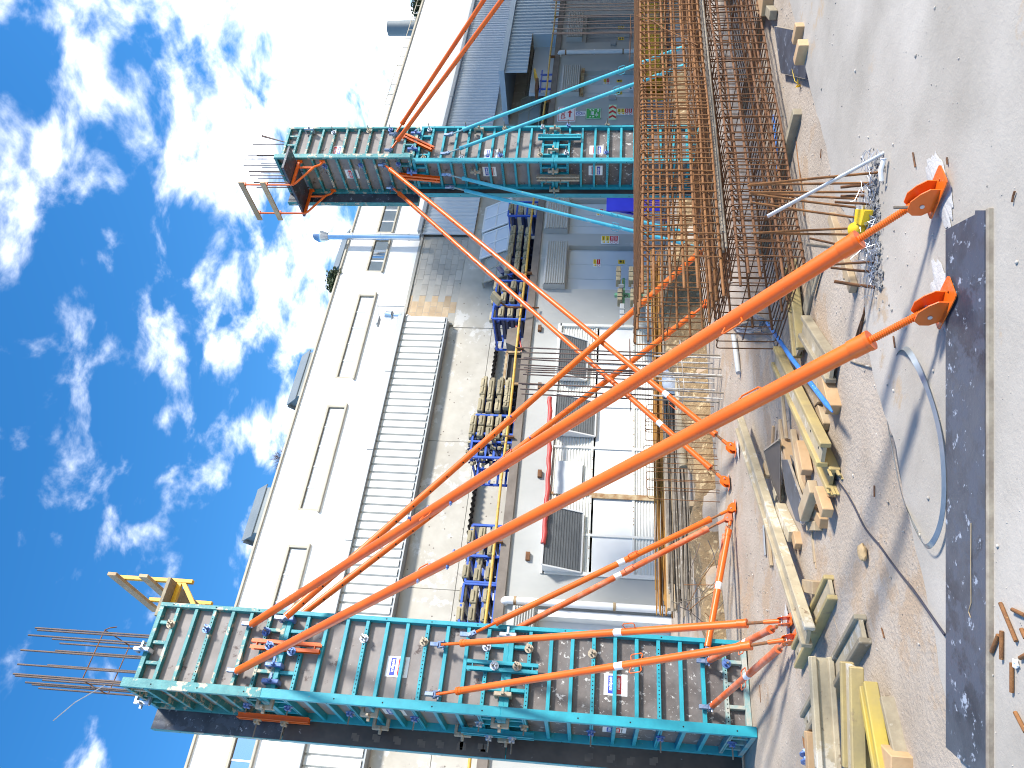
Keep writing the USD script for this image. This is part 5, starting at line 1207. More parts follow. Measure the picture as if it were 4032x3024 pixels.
# green rack with steel brackets in front of the painted pier
zg_ = lambda x, y: (2300 + x / 2.38, 950 + y / 2.38)
vg = 16.6
gr = thing('green_rack', 'green steel rack holding rows of tan moulds in front of the painted pier', 'rack', V(*zg_(345, 510), vg))
p0, p1 = V(*zg_(285, 505), vg), V(*zg_(720, 480), vg)
obj('post', MB().bar(p0, (p0[0], vg, 0.02), .10, .10, EX, .004), 'green_paint', gr)
pz_ = V(*zg_(348, 350), vg); pz2 = V(*zg_(345, 670), vg)
for ai, zc_ in enumerate((V(*zg_(350, 500), vg)[2], V(*zg_(470, 500), vg)[2], V(*zg_(590, 500), vg)[2], V(*zg_(700, 500), vg)[2])):
    obj('arm', MB().bar((V(*zg_(348, 350), vg)[0], vg, zc_ - .06), (V(*zg_(345, 670), vg)[0], vg, zc_ - .06), .07, .07, EZ, .004), 'green_paint', gr)
    for (ya, yb, m_, dz) in ((262, 400, 'tan_block', .10), (432, 470, 'gutter', .02), (470, 585, 'tan_block', .05), (610, 760, 'gutter', -.02)):
        a, b = V(*zg_(330, yb), vg - .1)[0], V(*zg_(330, ya), vg - .1)[0]
        mb = MB().box(((a + b) / 2, vg - .1, zc_ + dz), (b - a - .02, .30, .13), None, .015)
        for q in (.3, .62): mb.box((a + (b - a) * q, vg - .26, zc_ + dz), (.03, .03, .15), None, .005)
        obj('steel_mould', mb, m_, label=f'{m_.split("_")[0] if m_ != "gutter" else "grey"} mould on the green rack, {ORD[[262, 432, 470, 610].index(ya)]} from the door on arm {ORD[ai]} from its top', cat='mould', group='moulds on the green rack')
obj('rack_letter', MB().text('M', .10, V(*zg_(395, 497), vg - .056) + (0, 0, 0), EZ, -EX, .003), 'sign_black', gr)

# ================================================================== blue racks and moulds on the terrace
def mould(parts_u, v, z, L, W_, dark, seed):
    return
mp = thing('steel_mould', 'tan-ended dark steel mould stored on the terrace', 'mould', (0, 0, 0), 'moulds stored on the terrace racks')
obj('body', MB().box((0, .05, -.05), (.16, 1.1, .10), None, .01).box((0, .2, -.14), (.05, .9, .12), None, .005), 'navy', mp)
obj('end_block', MB().box((0, -.55, -.01), (.34, .16, .17), None, .02).box((.20, -.53, -.03), (.16, .12, .12), None, .02).box((0, -.64, .0), (.26, .04, .05), None, .01), 'tan_block', mp)
_first = [True]
def put_mould(u, v, z, rz, where='on the terrace'):
    if _first[0]:
        pr = UsdGeom.Xformable(stage.GetPrimAtPath(mp)); pr.ClearXformOpOrder()
        pr.AddTransformOp(opSuffix='place').Set(Gf.Matrix4d().SetRotate(Gf.Rotation(Gf.Vec3d(0, 0, 1), math.degrees(rz))) * Gf.Matrix4d().SetTranslate(Gf.Vec3d(float(u), float(v), float(z)))); _first[0] = False; tag(stage.GetPrimAtPath(mp), where)
    else: dup(mp, 'steel_mould', (u, v, z), rz, where, 'mould', 'moulds stored on the terrace racks')
def rack(y0, y1, x_top, label, posts=2, rows=3, vf=VL + .45, depth=1.5, mid=(), m_='rack_blue'):
    a, b = V((x_top + 1990) / 2, y1, vf)[0], V((x_top + 1990) / 2, y0, vf)[0]; zt_ = V(x_top, (y0 + y1) / 2, vf)[2]
    t = thing('storage_rack', label, 'storage rack', ((a + b) / 2, vf, ZT))
    us = [a, b] + [a + (b - a) * q for q in mid]
    for u in us:
        for v in (vf, vf + depth): obj('post', MB().bar((u, v, ZT), (u, v, zt_), .06, .06, EX, .004), m_, t)
        obj('cross_arm', MB().bar((u, vf, zt_ - .03), (u, vf + depth, zt_ - .03), .05, .05, EZ), m_, t)
    for v in (vf, vf + depth):
        obj('top_rail', MB().bar((a, v, zt_), (b, v, zt_), .055, .055, EZ, .004), m_, t)
    zs_ = [ZT + .08 + (zt_ - ZT) * (k / rows) for k in range(rows)]
    for z in zs_:
        for v in (vf + .1, vf + depth - .1): obj('shelf_rail', MB().bar((a, v, z), (b, v, z), .05, .06, EZ), m_, t)
    return a, b, zs_, zt_
RK = [rack(2070, 2296, 1846, 'blue rack of moulds beside the near tower, right bay', rows=3, mid=(.45,)), rack(2302, 2460, 1816, 'blue rack of moulds beside the near tower, left bay', rows=3),
      rack(1636, 1802, 1862, 'blue rack full of dark clamps in the middle of the terrace', rows=5, mid=(.36, .55)), rack(1106, 1256, 1948, 'blue rack under the lamp head', rows=4, mid=(.35,)), rack(796, 850, 2004, 'blue rack half hidden by the far tower', rows=3)]
for k, (a, b, zs_, zt_) in enumerate(RK):
    if k == 2: continue
    n = {0: 3, 1: 2, 3: 3, 4: 1}[k]
    for zi, z in enumerate(zs_):
        for q in range(n):
            put_mould(a + (b - a) * (q + .5) / n + rng.normal(0, .05), VL + 1.05 + rng.normal(0, .04), z + .22, rng.normal(0, .12), f'{ORD[n - 1 - q]} mould from the far tower, {ORD[zi]} shelf up, ' + {0: 'right bay by the tower', 1: 'left bay by the tower', 3: 'rack under the lamp', 4: 'rack by the far tower'}[k])
# clamps heaped in the middle rack
cl0 = thing('steel_clamp', 'dark steel clamp heaped in the middle blue rack', 'clamp', (0, 0, 0), 'clamps heaped in the middle rack')
obj('body', MB().bar((-.16, 0, -.07), (.16, 0, .07), .05, .05, EZ, .004).bar((-.12, .03, .09), (.12, .03, -.09), .04, .04, EZ, .004), 'navy', cl0)
obj('jaw', MB().box((.17, 0, .08), (.09, .08, .09), None, .01), 'tan_block', cl0)
obj('jaw', MB().box((-.17, 0, -.08), (.09, .08, .09), None, .01), 'tan_block', cl0)
a, b, zs_, zt_ = RK[2]; first = True
for zi, z in enumerate(zs_):
    for q in range(9):
        loc_ = (a + .2 + (b - a - .3) * (q % 5) / 4.6 * .62 + rng.normal(0, .05), VL + .55 + .35 * (q // 5) + rng.normal(0, .05), z + .14 + .05 * rng.random())
        rz = rng.normal(0, .5)
        if first:
            pr = UsdGeom.Xformable(stage.GetPrimAtPath(cl0)); pr.ClearXformOpOrder(); pr.AddTransformOp(opSuffix='place').Set(Gf.Matrix4d().SetTranslate(Gf.Vec3d(*map(float, loc_)))); first = False; tag(pr.GetPrim(), 'front-row dark clamp, first shelf up of the clamp rack, first from the near tower')
        else: dup(cl0, 'steel_clamp', loc_, rz, f'{"front" if q < 5 else "back"}-row dark clamp, {ORD[zi]} shelf up of the clamp rack, {ORD[q % 5]} from the near tower', 'clamp', 'clamps heaped in the middle rack')
    for q in range(2): put_mould(b - .25 - .33 * q, VL + 1.0, z + .20, rng.normal(0, .08), f'{ORD[1 - q]} mould from the clamps, {ORD[zs_.index(z)]} shelf up of the clamp rack')
# stacks of moulds standing free: four layers right of the middle rack, three layers further right
zq5 = lambda x, y: (1780 + x / 3.319, 1450 + y / 3.319)
for (x, y0, y1) in ((1900, 1512, 1636), (1932, 1514, 1636), (1966, 1516, 1636), (1998, 1518, 1636)):
    a, b = V(x, y1, VL + .6)[0], V(x, y0, VL + .6)[0]; z = V(x, 1570, VL + .6)[2]
    for q in range(4): put_mould(a + (b - a) * (q + .5) / 4, VL + 1.0, z, rng.normal(0, .15), f'{ORD[q]} mould from the clamp rack, {ORD[[1900, 1932, 1966, 1998].index(x)]} layer from the free stack top')
for (x, y0, y1) in ((2015, 900, 1000), (2045, 902, 1000), (2075, 905, 1000), (2000, 1010, 1070), (2035, 1010, 1075), (2066, 1012, 1075)):
    a, b = V(x, y1, VL + .5)[0], V(x, y0, VL + .5)[0]; z = V(x, (y0 + y1) / 2, VL + .5)[2]
    for q in range(3): put_mould(a + (b - a) * (q + .5) / 3, VL + 1.0, max(z, ZT + .2), rng.normal(0, .15), f'{ORD[q]} mould from the lamp, {ORD[[2015, 2045, 2075, 2000, 2035, 2066].index(x) % 3]} layer, {"farther" if y0 < 950 else "nearer"} stack under the glazed frames')
stt = obj('support_beam', MB().bar((V(1960, 1640, VL + 1)[0], VL + 1.1, ZT + .6), (V(1960, 1512, VL + 1)[0], VL + 1.1, ZT + .6), .08, .1, EZ), 'rack_blue', label='blue beam carrying the free stack of moulds on the terrace', cat='beam')
# blue troughs between lamp and white frames
for k, (x0, x1, y0, y1) in enumerate(((1955, 1985, 1018, 1075), (1990, 2015, 1035, 1080), (2018, 2045, 1035, 1080), (1962, 1985, 988, 1030), (2010, 2040, 985, 1015), (2040, 2060, 990, 1015))):
    a0, a1, b0, b1 = fr(x0, x1, y0, y1, VL + .5)
    obj('steel_trough', MB().bar((a0, VL + .5, b0), (a1, VL + .9, b1), .16, .05, EY, .01).bar((a0, VL + .56, b0), (a1, VL + .96, b1), .05, .12, EY, .01), 'rack_blue' if k % 2 else 'navy', label=f'upright blue steel trough beside the lamp, {ORD[k]} of six from the lamp head', cat='trough', group='blue troughs standing on the terrace')
# rusty steel cabinet frame on the terrace
a0, a1, b0, b1 = fr(1995, 2022, 1388, 1512, VL + .5)
cb = thing('steel_cabinet', 'dark open steel cabinet with rusty frame on the terrace', 'cabinet', ((a0 + a1) / 2, VL + .8, ZT))
obj('body', MB().box(((a0 + a1) / 2 + .1, VL + 1.0, (ZT + b1) / 2), (a1 - a0, .8, b1 - ZT), None, .01), 'black_sheet', cb)
for u in (a0, a1): obj('frame_post', MB().bar((u, VL + .5, ZT), (u, VL + .5, b1 + .06), .07, .07, EX), 'rusty_trim', cb)
obj('frame_rail', MB().bar((a0, VL + .5, b1 + .04), (a1, VL + .5, b1 + .04), .07, .07, EZ), 'rusty_trim', cb)
# waste bin and cart frame by the left rack posts
a0, a1, b0, b1 = fr(1985, 2030, 1290, 1360, VL + .5)
tr = thing('wheelbarrow', 'grey and maroon wheelbarrow frame on the terrace', 'wheelbarrow', ((a0 + a1) / 2, VL + .6, ZT))
obj('tub', MB().poly(Polygon([(-.4, 0), (.4, 0), (.28, .34), (-.24, .34)]), ((a0 + a1) / 2, VL + 1.0, ZT + .25), EX, EZ, .5), 'ledge', tr)
obj('frame', MB().tube([((a0 + a1) / 2 - .5, VL + .6, ZT + .08), ((a0 + a1) / 2 + .5, VL + .6, ZT + .35)], .025, 8), 'red_duct', tr)
obj('wheel', MB().tube([((a0 + a1) / 2 - .45, VL + .62, ZT + .17), ((a0 + a1) / 2 - .45, VL + .70, ZT + .17)], .16, 14), 'cable_black', tr)
# yellow and brown board on blue trestle
a0, a1, b0, b1 = fr(2120, 2150, 278, 362, VL + .5)
tb = thing('trestle_table', 'blue trestle with yellow and brown boards on the right end of the terrace', 'trestle', ((a0 + a1) / 2, VL + .6, ZT))
for u in (a0 + .2, (a0 + a1) / 2, a1 - .3): obj('leg', MB().bar((u, VL + .5, ZT), (u, VL + .5, b0 + .25), .06, .06, EX), 'rack_blue', tb)
obj('rail', MB().bar((a0, VL + .5, b0 + .2), (a1, VL + .5, b0 + .2), .06, .06, EZ), 'rack_blue', tb)
obj('board', MB().bar((a0 + .8, VL + .6, b0 + .36), (a1, VL + .6, b0 + .52), .4, .07, EZ), 'yellow_paint', tb)
obj('board', MB().bar((a0, VL + .6, b0 + .34), (a0 + .8, VL + .6, b0 + .36), .4, .12, EZ), 'rust_dark', tb)

# ================================================================== signs on the grey wall
def sign(name, label, x0, x1, y0, y1, m, v=VL - .03, back=None):
    a0, a1, b0, b1 = fr(x0, x1, y0, y1, v + .0)
    t = thing(name, label, 'sign', ((a0 + a1) / 2, v, b0))
    obj('board', MB().box(((a0 + a1) / 2, v + .012, (b0 + b1) / 2), (a1 - a0, .02, b1 - b0), None, .002), m, t)
    o = np.array([a0, v, b0]); w, h = a1 - a0, b1 - b0
    def R(u0, z0, u1, z1, mm, nm='panel', d=.003):
        return obj(nm, MB().poly(sbox(u0 * w, z0 * h, u1 * w, z1 * h), o, EX, EZ, d), mm, t)
    def Tx(s, u, z, hh, mm, wid=None, nm='lettering', d=.005):
        return obj(nm, MB().text(s, hh * h, o + (u * w, 0, z * h), EX, EZ, d, width=wid * w if wid else None), mm, t)
    def Pg(pts, mm, nm='symbol', d=.005):
        return obj(nm, MB().poly(Polygon([(u * w, z * h) for u, z in pts]), o, EX, EZ, d), mm, t)
    return R, Tx, Pg, (t, o, w, h)
R, Tx, Pg, _s = sign('exit_sign', 'white sign with red frame reading ÇIKIŞ above a red arrow', 2196, 2267, 420, 478, 'sign_white')
for q in ((.05, .05, .95, .075), (.05, .925, .95, .95), (.05, .05, .075, .95), (.925, .05, .95, .95)): R(*q, 'sign_red', 'red_line')
Tx('ÇIKIŞ', .5, .60, .20, 'sign_red', .70)
Pg([(.28, .28), (.28, .37), (.58, .37), (.58, .46), (.75, .325), (.58, .19), (.58, .28)], 'sign_red', 'arrow')
R, Tx, Pg, s_ = sign('speed_sign', 'small white plate with a round speed limit mark', 2267, 2306, 438, 456, 'sign_white')
t, o, w, h = s_
ring = Polygon([(math.cos(q), math.sin(q)) for q in np.linspace(0, 6.283, 29)[:-1]])
from shapely import affinity
obj('ring', MB().poly(affinity.translate(affinity.scale(ring.difference(affinity.scale(ring, .78, .78)), .40 * w, .40 * w, origin=(0, 0)), .5 * w, .68 * h), o, EX, EZ, .005), 'sign_blue', t)
Tx('10', .5, .61, .14, 'sign_blue'); Tx('AZAMI', .5, .24, .07, 'sign_blue', .7); Tx('HIZ', .5, .10, .07, 'sign_blue', .4)
R, Tx, Pg, s_ = sign('assembly_point_sign', 'green emergency assembly point sign with white figures and arrow', 2307, 2366, 425, 467, 'sign_green')
t, o, w, h = s_
for q in ((.02, .015, .98, .04), (.02, .96, .98, .985), (.02, .015, .05, .985), (.95, .015, .98, .985)): R(*q, 'sign_white', 'white_line')
for (u, z, sx_, sz_) in ((.18, .70, 1, 1), (.82, .70, -1, 1), (.18, .36 + .25, 1, -1), (.82, .36 + .25, -1, -1)):
    zz_ = z if sz_ > 0 else .50
    Pg([(u - .06 * sx_, zz_ + .06), (u + .02 * sx_, zz_ + .06), (u + .02 * sx_, zz_ + .02), (u + .07 * sx_, zz_ - .03), (u + .02 * sx_, zz_ - .07), (u - .03 * sx_, zz_ - .02), (u - .06 * sx_, zz_ - .02)], 'white', 'corner_arrow')
for u in (.36, .45, .54, .63):
    Pg([(u - .03, .46), (u + .03, .46), (u + .035, .60), (u + .015, .62), (u + .02, .66), (u, .685), (u - .02, .66), (u - .015, .62), (u - .035, .60)], 'white', 'figure')
Tx('ACİL', .34, .34, .055, 'white', .22); Tx('TOPLANMA', .36, .26, .055, 'white', .48); Tx('YERİ', .34, .18, .055, 'white', .22)
Pg([(.62, .16), (.62, .22), (.78, .22), (.78, .29), (.92, .19), (.78, .09), (.78, .16)], 'white', 'arrow')
R, Tx, Pg, s_ = sign('chevron_sign', 'pale green chevron sign with three red bent stripes pointing right', 2397, 2427, 412, 471, 'sign_glow')
for k in range(3):
    b = .06 + k * .31
    Pg([(b, .02), (b + .13, .02), (b + .27, .5), (b + .13, .98), (b, .98), (b + .14, .5)], 'sign_red', 'chevron')
def warn(label, x0, x1, y0, y1, v=VL - .03, vertical=4):
    R, Tx, Pg, s_ = sign('warning_sign', label, x0, x1, y0, y1, 'sign_white', v)
    for k in range(vertical):
        z1_ = .97 - k * .95 / vertical; z0 = z1_ - .95 / vertical * .88; zc = (z0 + z1_) / 2; m_ = 'sign_yellow' if k < vertical / 2 else 'sign_red'
        R(.36, z0, .96, z1_, m_, 'colour_panel')
        Tx(['DİKKAT', 'BARET TAK', 'GİRİLMEZ', 'YASAKTIR'][k if vertical == 4 else k * 2], .66, zc - .035, .07, 'sign_black' if k < vertical / 2 else 'white', .48)
        if k < vertical / 2: Pg([(.05, z0 + .02), (.31, z0 + .02), (.18, z1_ - .02)], 'sign_yellow', 'triangle')
        else:
            t, o, w, h = s_; rr = .95 / vertical * .40 * h
            obj('ring', MB().poly(affinity.translate(affinity.scale(ring.difference(affinity.scale(ring, .75, .75)), rr, rr, origin=(0, 0)), .18 * w, zc * h), o, EX, EZ, .005), 'sign_red', t)
    return s_
def warn_h(label, x0, x1, y0, y1, v=VL - .03, n=4):     # plates stacked downwards in the picture
    return warn(label, x0, x1, y0, y1, v, n)
warn('tall strip of two yellow and two red warning plates under the chevrons', 2429, 2492, 427, 452)
warn('strip of two yellow and two red warning plates on the pier between two doors', 2367, 2436, 928, 959)
warn('small yellow and red plate on the door left of that pier', 2335, 2365, 1020, 1050, VL + .18, 2)
warn('small yellow and red plate on the door behind the blue props', 2376, 2401, 309, 331, VL + .18, 2)
warn('small yellow and red plate on the door beside the blue container', 2348, 2377, 823, 850, VL + .18, 2)
for k, (x0, x1, y0, y1, lab) in enumerate(((2434, 2460, 1023, 1037, 'small yellow plate with a black mask symbol on the pale door'), (2449, 2460, 1100, 1114, 'small yellow plate partly behind the green rack'), (2434, 2456, 103, 112, 'yellow plate on the last shaded door, right one'), (2434, 2456, 146, 156, 'yellow plate on the last shaded door, left one'), (2428, 2450, 313, 322, 'yellow plate on the door behind the blue props, right one'), (2428, 2450, 360, 370, 'yellow plate on the door behind the blue props, left one'), (2443, 2468, 826, 834, 'yellow plate below the blue container edge'))):
    R, Tx, Pg, s_ = sign('yellow_plate', lab, x0, x1, y0, y1, 'sign_yellow', VL + .18)
    Pg([(.15, .60), (.30, .82), (.70, .82), (.85, .60), (.70, .45), (.30, .45)], 'sign_black'); Tx('MASKE', .5, .16, .14, 'sign_black', .7)
for k, (x0, x1, y0, y1, lab) in enumerate(((2475, 2492, 342, 352, 'white plate with a black ring on the wall edge by the blue props'),)):
    R, Tx, Pg, s_ = sign('round_mark_plate', lab, x0, x1, y0, y1, 'sign_white'); Pg([(.3, .3), (.7, .3), (.8, .5), (.7, .7), (.3, .7), (.2, .5)], 'sign_black')
for k, (x0, x1, y0, y1, lab) in enumerate(((2405, 2427, 161, 174, 'small grey box on the shaded wall, right one'), (2396, 2426, 376, 390, 'small grey box on the shaded wall, left one'))):
    a0, a1, b0, b1 = fr(x0, x1, y0, y1, VL - .06); obj('wall_box', MB().box(((a0 + a1) / 2, VL - .04, (b0 + b1) / 2), (a1 - a0, .07, b1 - b0), None, .008), 'grey_wall_dark', label=lab, cat='box')

# ================================================================== bushes on the roof
def bush(name, label, x, y, h, w, leafy, seed, v=VU + 1.4):
    R = np.random.default_rng(seed); b = V(x, y, v); b[2] = ZR - .2
    t = thing(name, label, 'bush', b); tw = MB(); lf = MB()
    def grow(p, d, L, r, lev):
        q = p + d * L; tw.tube([p, (p + q) / 2 + R.normal(0, L * .05, 3), q], [r, r * .8, r * .55], 4)
        if lev == 0 or (leafy and lev < 2):
            for _ in range(5 if leafy else 0):
                c = p + d * L * R.random() + R.normal(0, .06, 3); n = unit(R.normal(0, 1, 3)); a = unit(np.cross(n, EZ + .1)); e = np.cross(n, a); s = .05 + .05 * R.random()
                lf.add([c - a * s, c + e * s * .45, c + a * s, c - e * s * .45], [(0, 1, 2), (0, 2, 3)])
        if lev > 0:
            for _ in range(R.integers(3, 5)):
                grow(p + d * L * R.uniform(.45, 1.), unit(d + R.normal(0, .42, 3)), L * R.uniform(.6, .85), r * .6, lev - 1)
    for k in range(7): grow(b.copy(), unit((R.normal(0, .45) * w, R.normal(0, .3), 1)), h * .34, .018, 3)
    obj('stem', tw, 'twig', t); 
    if leafy: obj('foliage', lf, 'leaf', t, kind='stuff')
bush('roof_bush', 'bare twiggy bush on the roof edge between two ridge ventilators', 1060, 1800, 1.0, 1.5, False, 1, VU + .35)
bush('roof_bush', 'small bare bush beside the middle ridge ventilator', 1190, 1612, .6, 1.2, False, 2, VU + .35)
bush('roof_bush', 'leafy bush on the roof edge left of the tall flue', 1330, 1120, .95, 1.3, True, 3, VU + .35)
bush('roof_bush', 'leafy treetop showing above the right end of the roof', 1660, 22, 1.5, 1.6, True, 4, VU + .8)
# ================================================================== timber and scrap on the ground
zA_ = lambda x, y: (2800 + x / 1.659, 1200 + y / 1.659)
zB2 = lambda x, y: (2600 + x / 1.62, 2000 + y / 1.62)
zC2 = lambda x, y: (3000 + x / 2.37, 1500 + y / 2.37)
zD2 = lambda x, y: (3000 + x / 1.843, 400 + y / 1.843)
zE2 = lambda x, y: (3200 + x / 1.476, 1900 + y / 1.476)
def rag(mb, p, e, s, t, w, d, n, seed):          # splintered end
    R = np.random.default_rng(seed)
    for k in range(n):
        c = p + s * w * (R.random() - .5) + t * d * (R.random() - .5); L = .02 + .07 * R.random()
        mb.bar(c - e * .03, c + e * L, w * .16 + .003, d * .2 + .002, t)
def hbeam(label, a, b, z=.0, up=False, m='wood_yellow', roll=0., fm=None, broken=0, z2=None, ht=.20, holes=True, cat='timber beam', group=None):
    a = Z(*a, z); b = Z(*b, z if z2 is None else z2)
    e = unit(b - a); s = unit(np.cross(EZ, e)); t = np.cross(e, s)
    if roll: s, t = s * math.cos(roll) + t * math.sin(roll), t * math.cos(roll) - s * math.sin(roll)
    if up: s, t = t, -s
    th = thing('timber_beam', label, cat, (a + b) / 2, group)
    off = (.04 if not up else ht / 2) * EZ
    k = 0
    for sg in (-1, 1):
        o = s * sg * (ht / 2 - .02) + off; mb = MB().bar(a + o, b + o, .04, .08, t, .006) if True else None
        if broken: rag(mb, b + o, e, s, t, .04, .08, 4, broken + sg)
        obj('flange', mb, fm or m, th)
    obj('web', MB().bar(a + off + e * .005, b + off - e * (.005 + .03 * bool(broken)), ht - .08, .027, t), m, th)
    if holes:
        for q in (.94, .80):
            c = a + (b - a) * q + off + t * .0137; obj('bolt_hole', MB().tube([c - t * .004, c + t * .001], .011, 9), 'hole', th)
    return th
def block(label, a, b, w, h, z=0., m='wood_new', z2=None, name='timber_block', cat='timber block', twist=0., nz=None):
    a = Z(*a, z); b = Z(*b, z if z2 is None else z2)
    up = EZ if not twist else unit(EZ + twist * unit(np.cross(EZ, b - a)))
    obj(name, MB().bar(a + EZ * h / 2, b + EZ * h / 2, w, h, up, .005), m, label=label, cat=cat)
# H-section formwork beams
hbeam('long weathered H-beam lying highest in the scrap timber heap, under the blue pole', zA_(455, 335), zA_(775, 985), .09, m='wood_cream', fm='wood_yellow', ht=.20)
hbeam('broken yellow H-beam lying under the weathered one, torn end pointing left', zA_(560, 560), zA_(835, 1150), .005, m='wood_yellow', broken=5)
hbeam('longest pale H-beam of the yard, lying slantwise in front of the near tower', (2925, 1668), (3205, 2512), .10, m='wood_cream', z2=.11)
hbeam('greenish short H-beam crossing under the end of the longest beam', zB2(1128, 505), zB2(905, 955), .0, m='wood_cream', fm='wood_yellow')
hbeam('greenish H-beam with both ends free, passing under the beam pile', zB2(1335, 770), zB2(965, 1395), .0, m='wood_cream', fm='wood_grey')
hbeam('brown-ended beam standing on edge at the back of the beam pile', zB2(1100, 955), zB2(1150, 1675), .06, up=True, m='wood_cream', ht=.16, z2=.06)
hbeam('wide pale H-beam with two bolt holes in the beam pile', zB2(1262, 1000), zB2(1280, 1690), .12, m='wood_cream', fm='wood_yellow', ht=.22)
hbeam('bright yellow H-beam in the beam pile', zB2(1368, 1130), zB2(1470, 1690), .07, m='wood_bright', fm='wood_bright', ht=.13)
hbeam('grey H-beam at the front of the beam pile', zB2(1470, 1245), zB2(1570, 1660), .0, m='wood_grey', ht=.18)
hbeam('dull lower beam between the wide and the bright yellow one', zB2(1310, 1180), zB2(1380, 1690), .02, m='wood_grey', fm='wood_yellow', ht=.16)
hbeam('pale yellow H-beam ending under the lower foreground prop beside the cages', (3128, 1040), (3166, 1392), .02, m='wood_cream', fm='wood_yellow', ht=.18)
hbeam('short thick beam stub between the blue pole and the foreground props', (3186, 1285), (3300, 1462), .02, m='wood_cream', fm='wood_grey', ht=.20)
# cut blocks and boards
BL = [(zC2(655, -60), zC2(735, 275), .105, .10, 0., 'wood_new', 'largest squared block lying right of the blue pole tip'),
      (zC2(525, 985), zC2(430, 1255), .125, .07, .08, 'wood_pale', 'flat pale block crossing the other way at the front of the heap'),
      (zC2(592, 1020), zC2(665, 1240), .085, .08, .04, 'wood_new', 'block leaning beside the flat pale block'),
      (zC2(545, 1190), zC2(625, 1335), .085, .07, 0., 'wood_new', 'block with chipped end at the front of the heap'),
      (zC2(500, 1360), zC2(580, 1355), .075, .075, 0., 'wood_pale', 'small cube-like block at the very front of the heap'),
      (zC2(640, 1045), zC2(708, 1040), .07, .06, 0., 'wood_new', 'small block behind the leaning block'),
      (zC2(262, 560), zC2(325, 825), .06, .085, .02, 'wood_new', 'narrow orange-brown block left of the long lath'),
      (zC2(412, 580), zC2(470, 860), .075, .085, .03, 'wood_new', 'orange-brown block beside the broken beam'),
      (zC2(440, 870), zC2(475, 950), .08, .06, 0., 'wood_new', 'short block under the orange-brown one'),
      (zC2(215, 1185), zC2(345, 1460), .105, .09, .01, 'wood_cream', 'greyish block leaning on the longest beam'),
      (zC2(360, 1430), zC2(385, 1550), .085, .07, 0., 'wood_new', 'block in front of the greyish one'),
      (zC2(575, 40), zC2(590, 225), .11, .07, 0., 'wood_pale', 'flat block under the tip of the blue pole'),
      (zC2(575, 225), zC2(640, 430), .075, .06, 0., 'wood_pale', 'thin board end right of the weathered beam'),
      (zC2(185, 1000), zC2(205, 1100), .09, .08, 0., 'wood_cream', 'block between the two dark plywood scraps'),
      (zB2(1010, 1430), zB2(1025, 1700), .085, .10, 0., 'wood_new', 'orange-brown timber left of the beam pile at the picture bottom'),
      (zB2(1060, 1540), zB2(1070, 1700), .04, .06, 0., 'wood_new', 'thin timber strip next to the orange-brown timber'),
      (zB2(1545, 1610), zB2(1620, 1690), .16, .12, 0., 'wood_new', 'yellow block at the lower corner of the beam pile'),
      (zB2(985, 500), zB2(1055, 515), .10, .10, 0., 'wood_pale', 'lone block beside the greenish short beam'),
      ((3210, 1085), (3180, 1232), .15, .03, 0., 'wood_grey', 'brown board leaning by the thick beam stub'),
      ((3288, 850), (3376, 1140), .075, .05, 0., 'wood_pale', 'light pine batten lying behind the dowels'),
      ((3020, 5), (3045, 25), .20, .12, 0., 'wood_new', 'timber block at the edge of the cages, right picture edge')]
for a, b, w, h, z, m_, lab in BL: block(lab, a, b, w, h, z, m_)
for a, b, w, h, z, m_, lab in [(zC2(315, 465), zC2(425, 1130), .055, .05, .02, 'wood_pale', 'long pale lath in the heap between block and plywood'),
      (zC2(205, 130), zC2(245, 545), .035, .03, .05, 'wood_pale', 'splintered lath under the lower foreground prop'), (zC2(180, 370), zC2(215, 640), .06, .03, .03, 'wood_pale', 'rough plank piece behind the purple plywood'),
      (zC2(120, 420), zC2(110, 590), .05, .025, .02, 'wood_new', 'sharp wood splinter left of the purple plywood'), (zC2(470, 1290), zC2(510, 1700), .045, .02, 0., 'wood_pale', 'thin lath running towards the longest beam end'),
      (zB2(965, 60), zB2(1003, 390), .022, .016, .0, 'wood_pale', 'thin sliver of wood on the dirt near the lone block'), (zB2(690, 130), zB2(718, 375), .055, .03, 0., 'wood_pale', 'flat pale board beside the longest beam'),
      (zB2(660, 110), zB2(672, 305), .05, .01, 0., 'gutter', 'bluish grey strip beside the longest beam'), (zB2(1100, 660), zB2(1140, 780), .012, .01, 0., 'wood_pale', 'short stick by the greenish short beam'),
      (zC2(60, 760), zC2(75, 900), .08, .05, 0., 'wood_pale', 'pale board corner by the purple plywood'), ((3335, 1060), (3338, 1100), .03, .03, 0., 'wood_pale', 'short batten end among the dowels'),
      ((3203, 1160), (3245, 1020), .045, .02, 0.02, 'wood_grey', 'thin brown lath by the brown board')]:
    block(lab, a, b, w, h, z, m_, name='timber_lath', cat='lath')
def ply_scrap(label, pts, zs, m, th=.018, name='plywood_scrap'):
    P = np.array([Z(*p, z) for p, z in zip(pts, zs)]); n_ = len(P)
    nrm = unit(np.cross(P[1] - P[0], P[2] - P[0])); nrm = nrm if nrm[2] > 0 else -nrm
    v = np.vstack([P, P - nrm * th]); f = [(0, i, i + 1) for i in range(1, n_ - 1)] + [(n_, n_ + i + 1, n_ + i) for i in range(1, n_ - 1)]
    if np.dot(np.cross(P[1] - P[0], P[2] - P[0]), nrm) < 0: f = [q[::-1] for q in f]
    th_ = thing(name, label, 'plywood', P.mean(0))
    obj('face', MB().add(v, f), m, th_)
    ed = MB()
    for i in range(n_):
        a, b = P[i], P[(i + 1) % n_]; out = unit(np.cross(b - a, nrm)); out = out if np.dot(out, a - P.mean(0)) > 0 else -out
        ed.bar(a + out * .001 - nrm * th / 2, b + out * .001 - nrm * th / 2, .003, th + .002, nrm)
    obj('edge', ed, 'ply_edge', th_); return th_
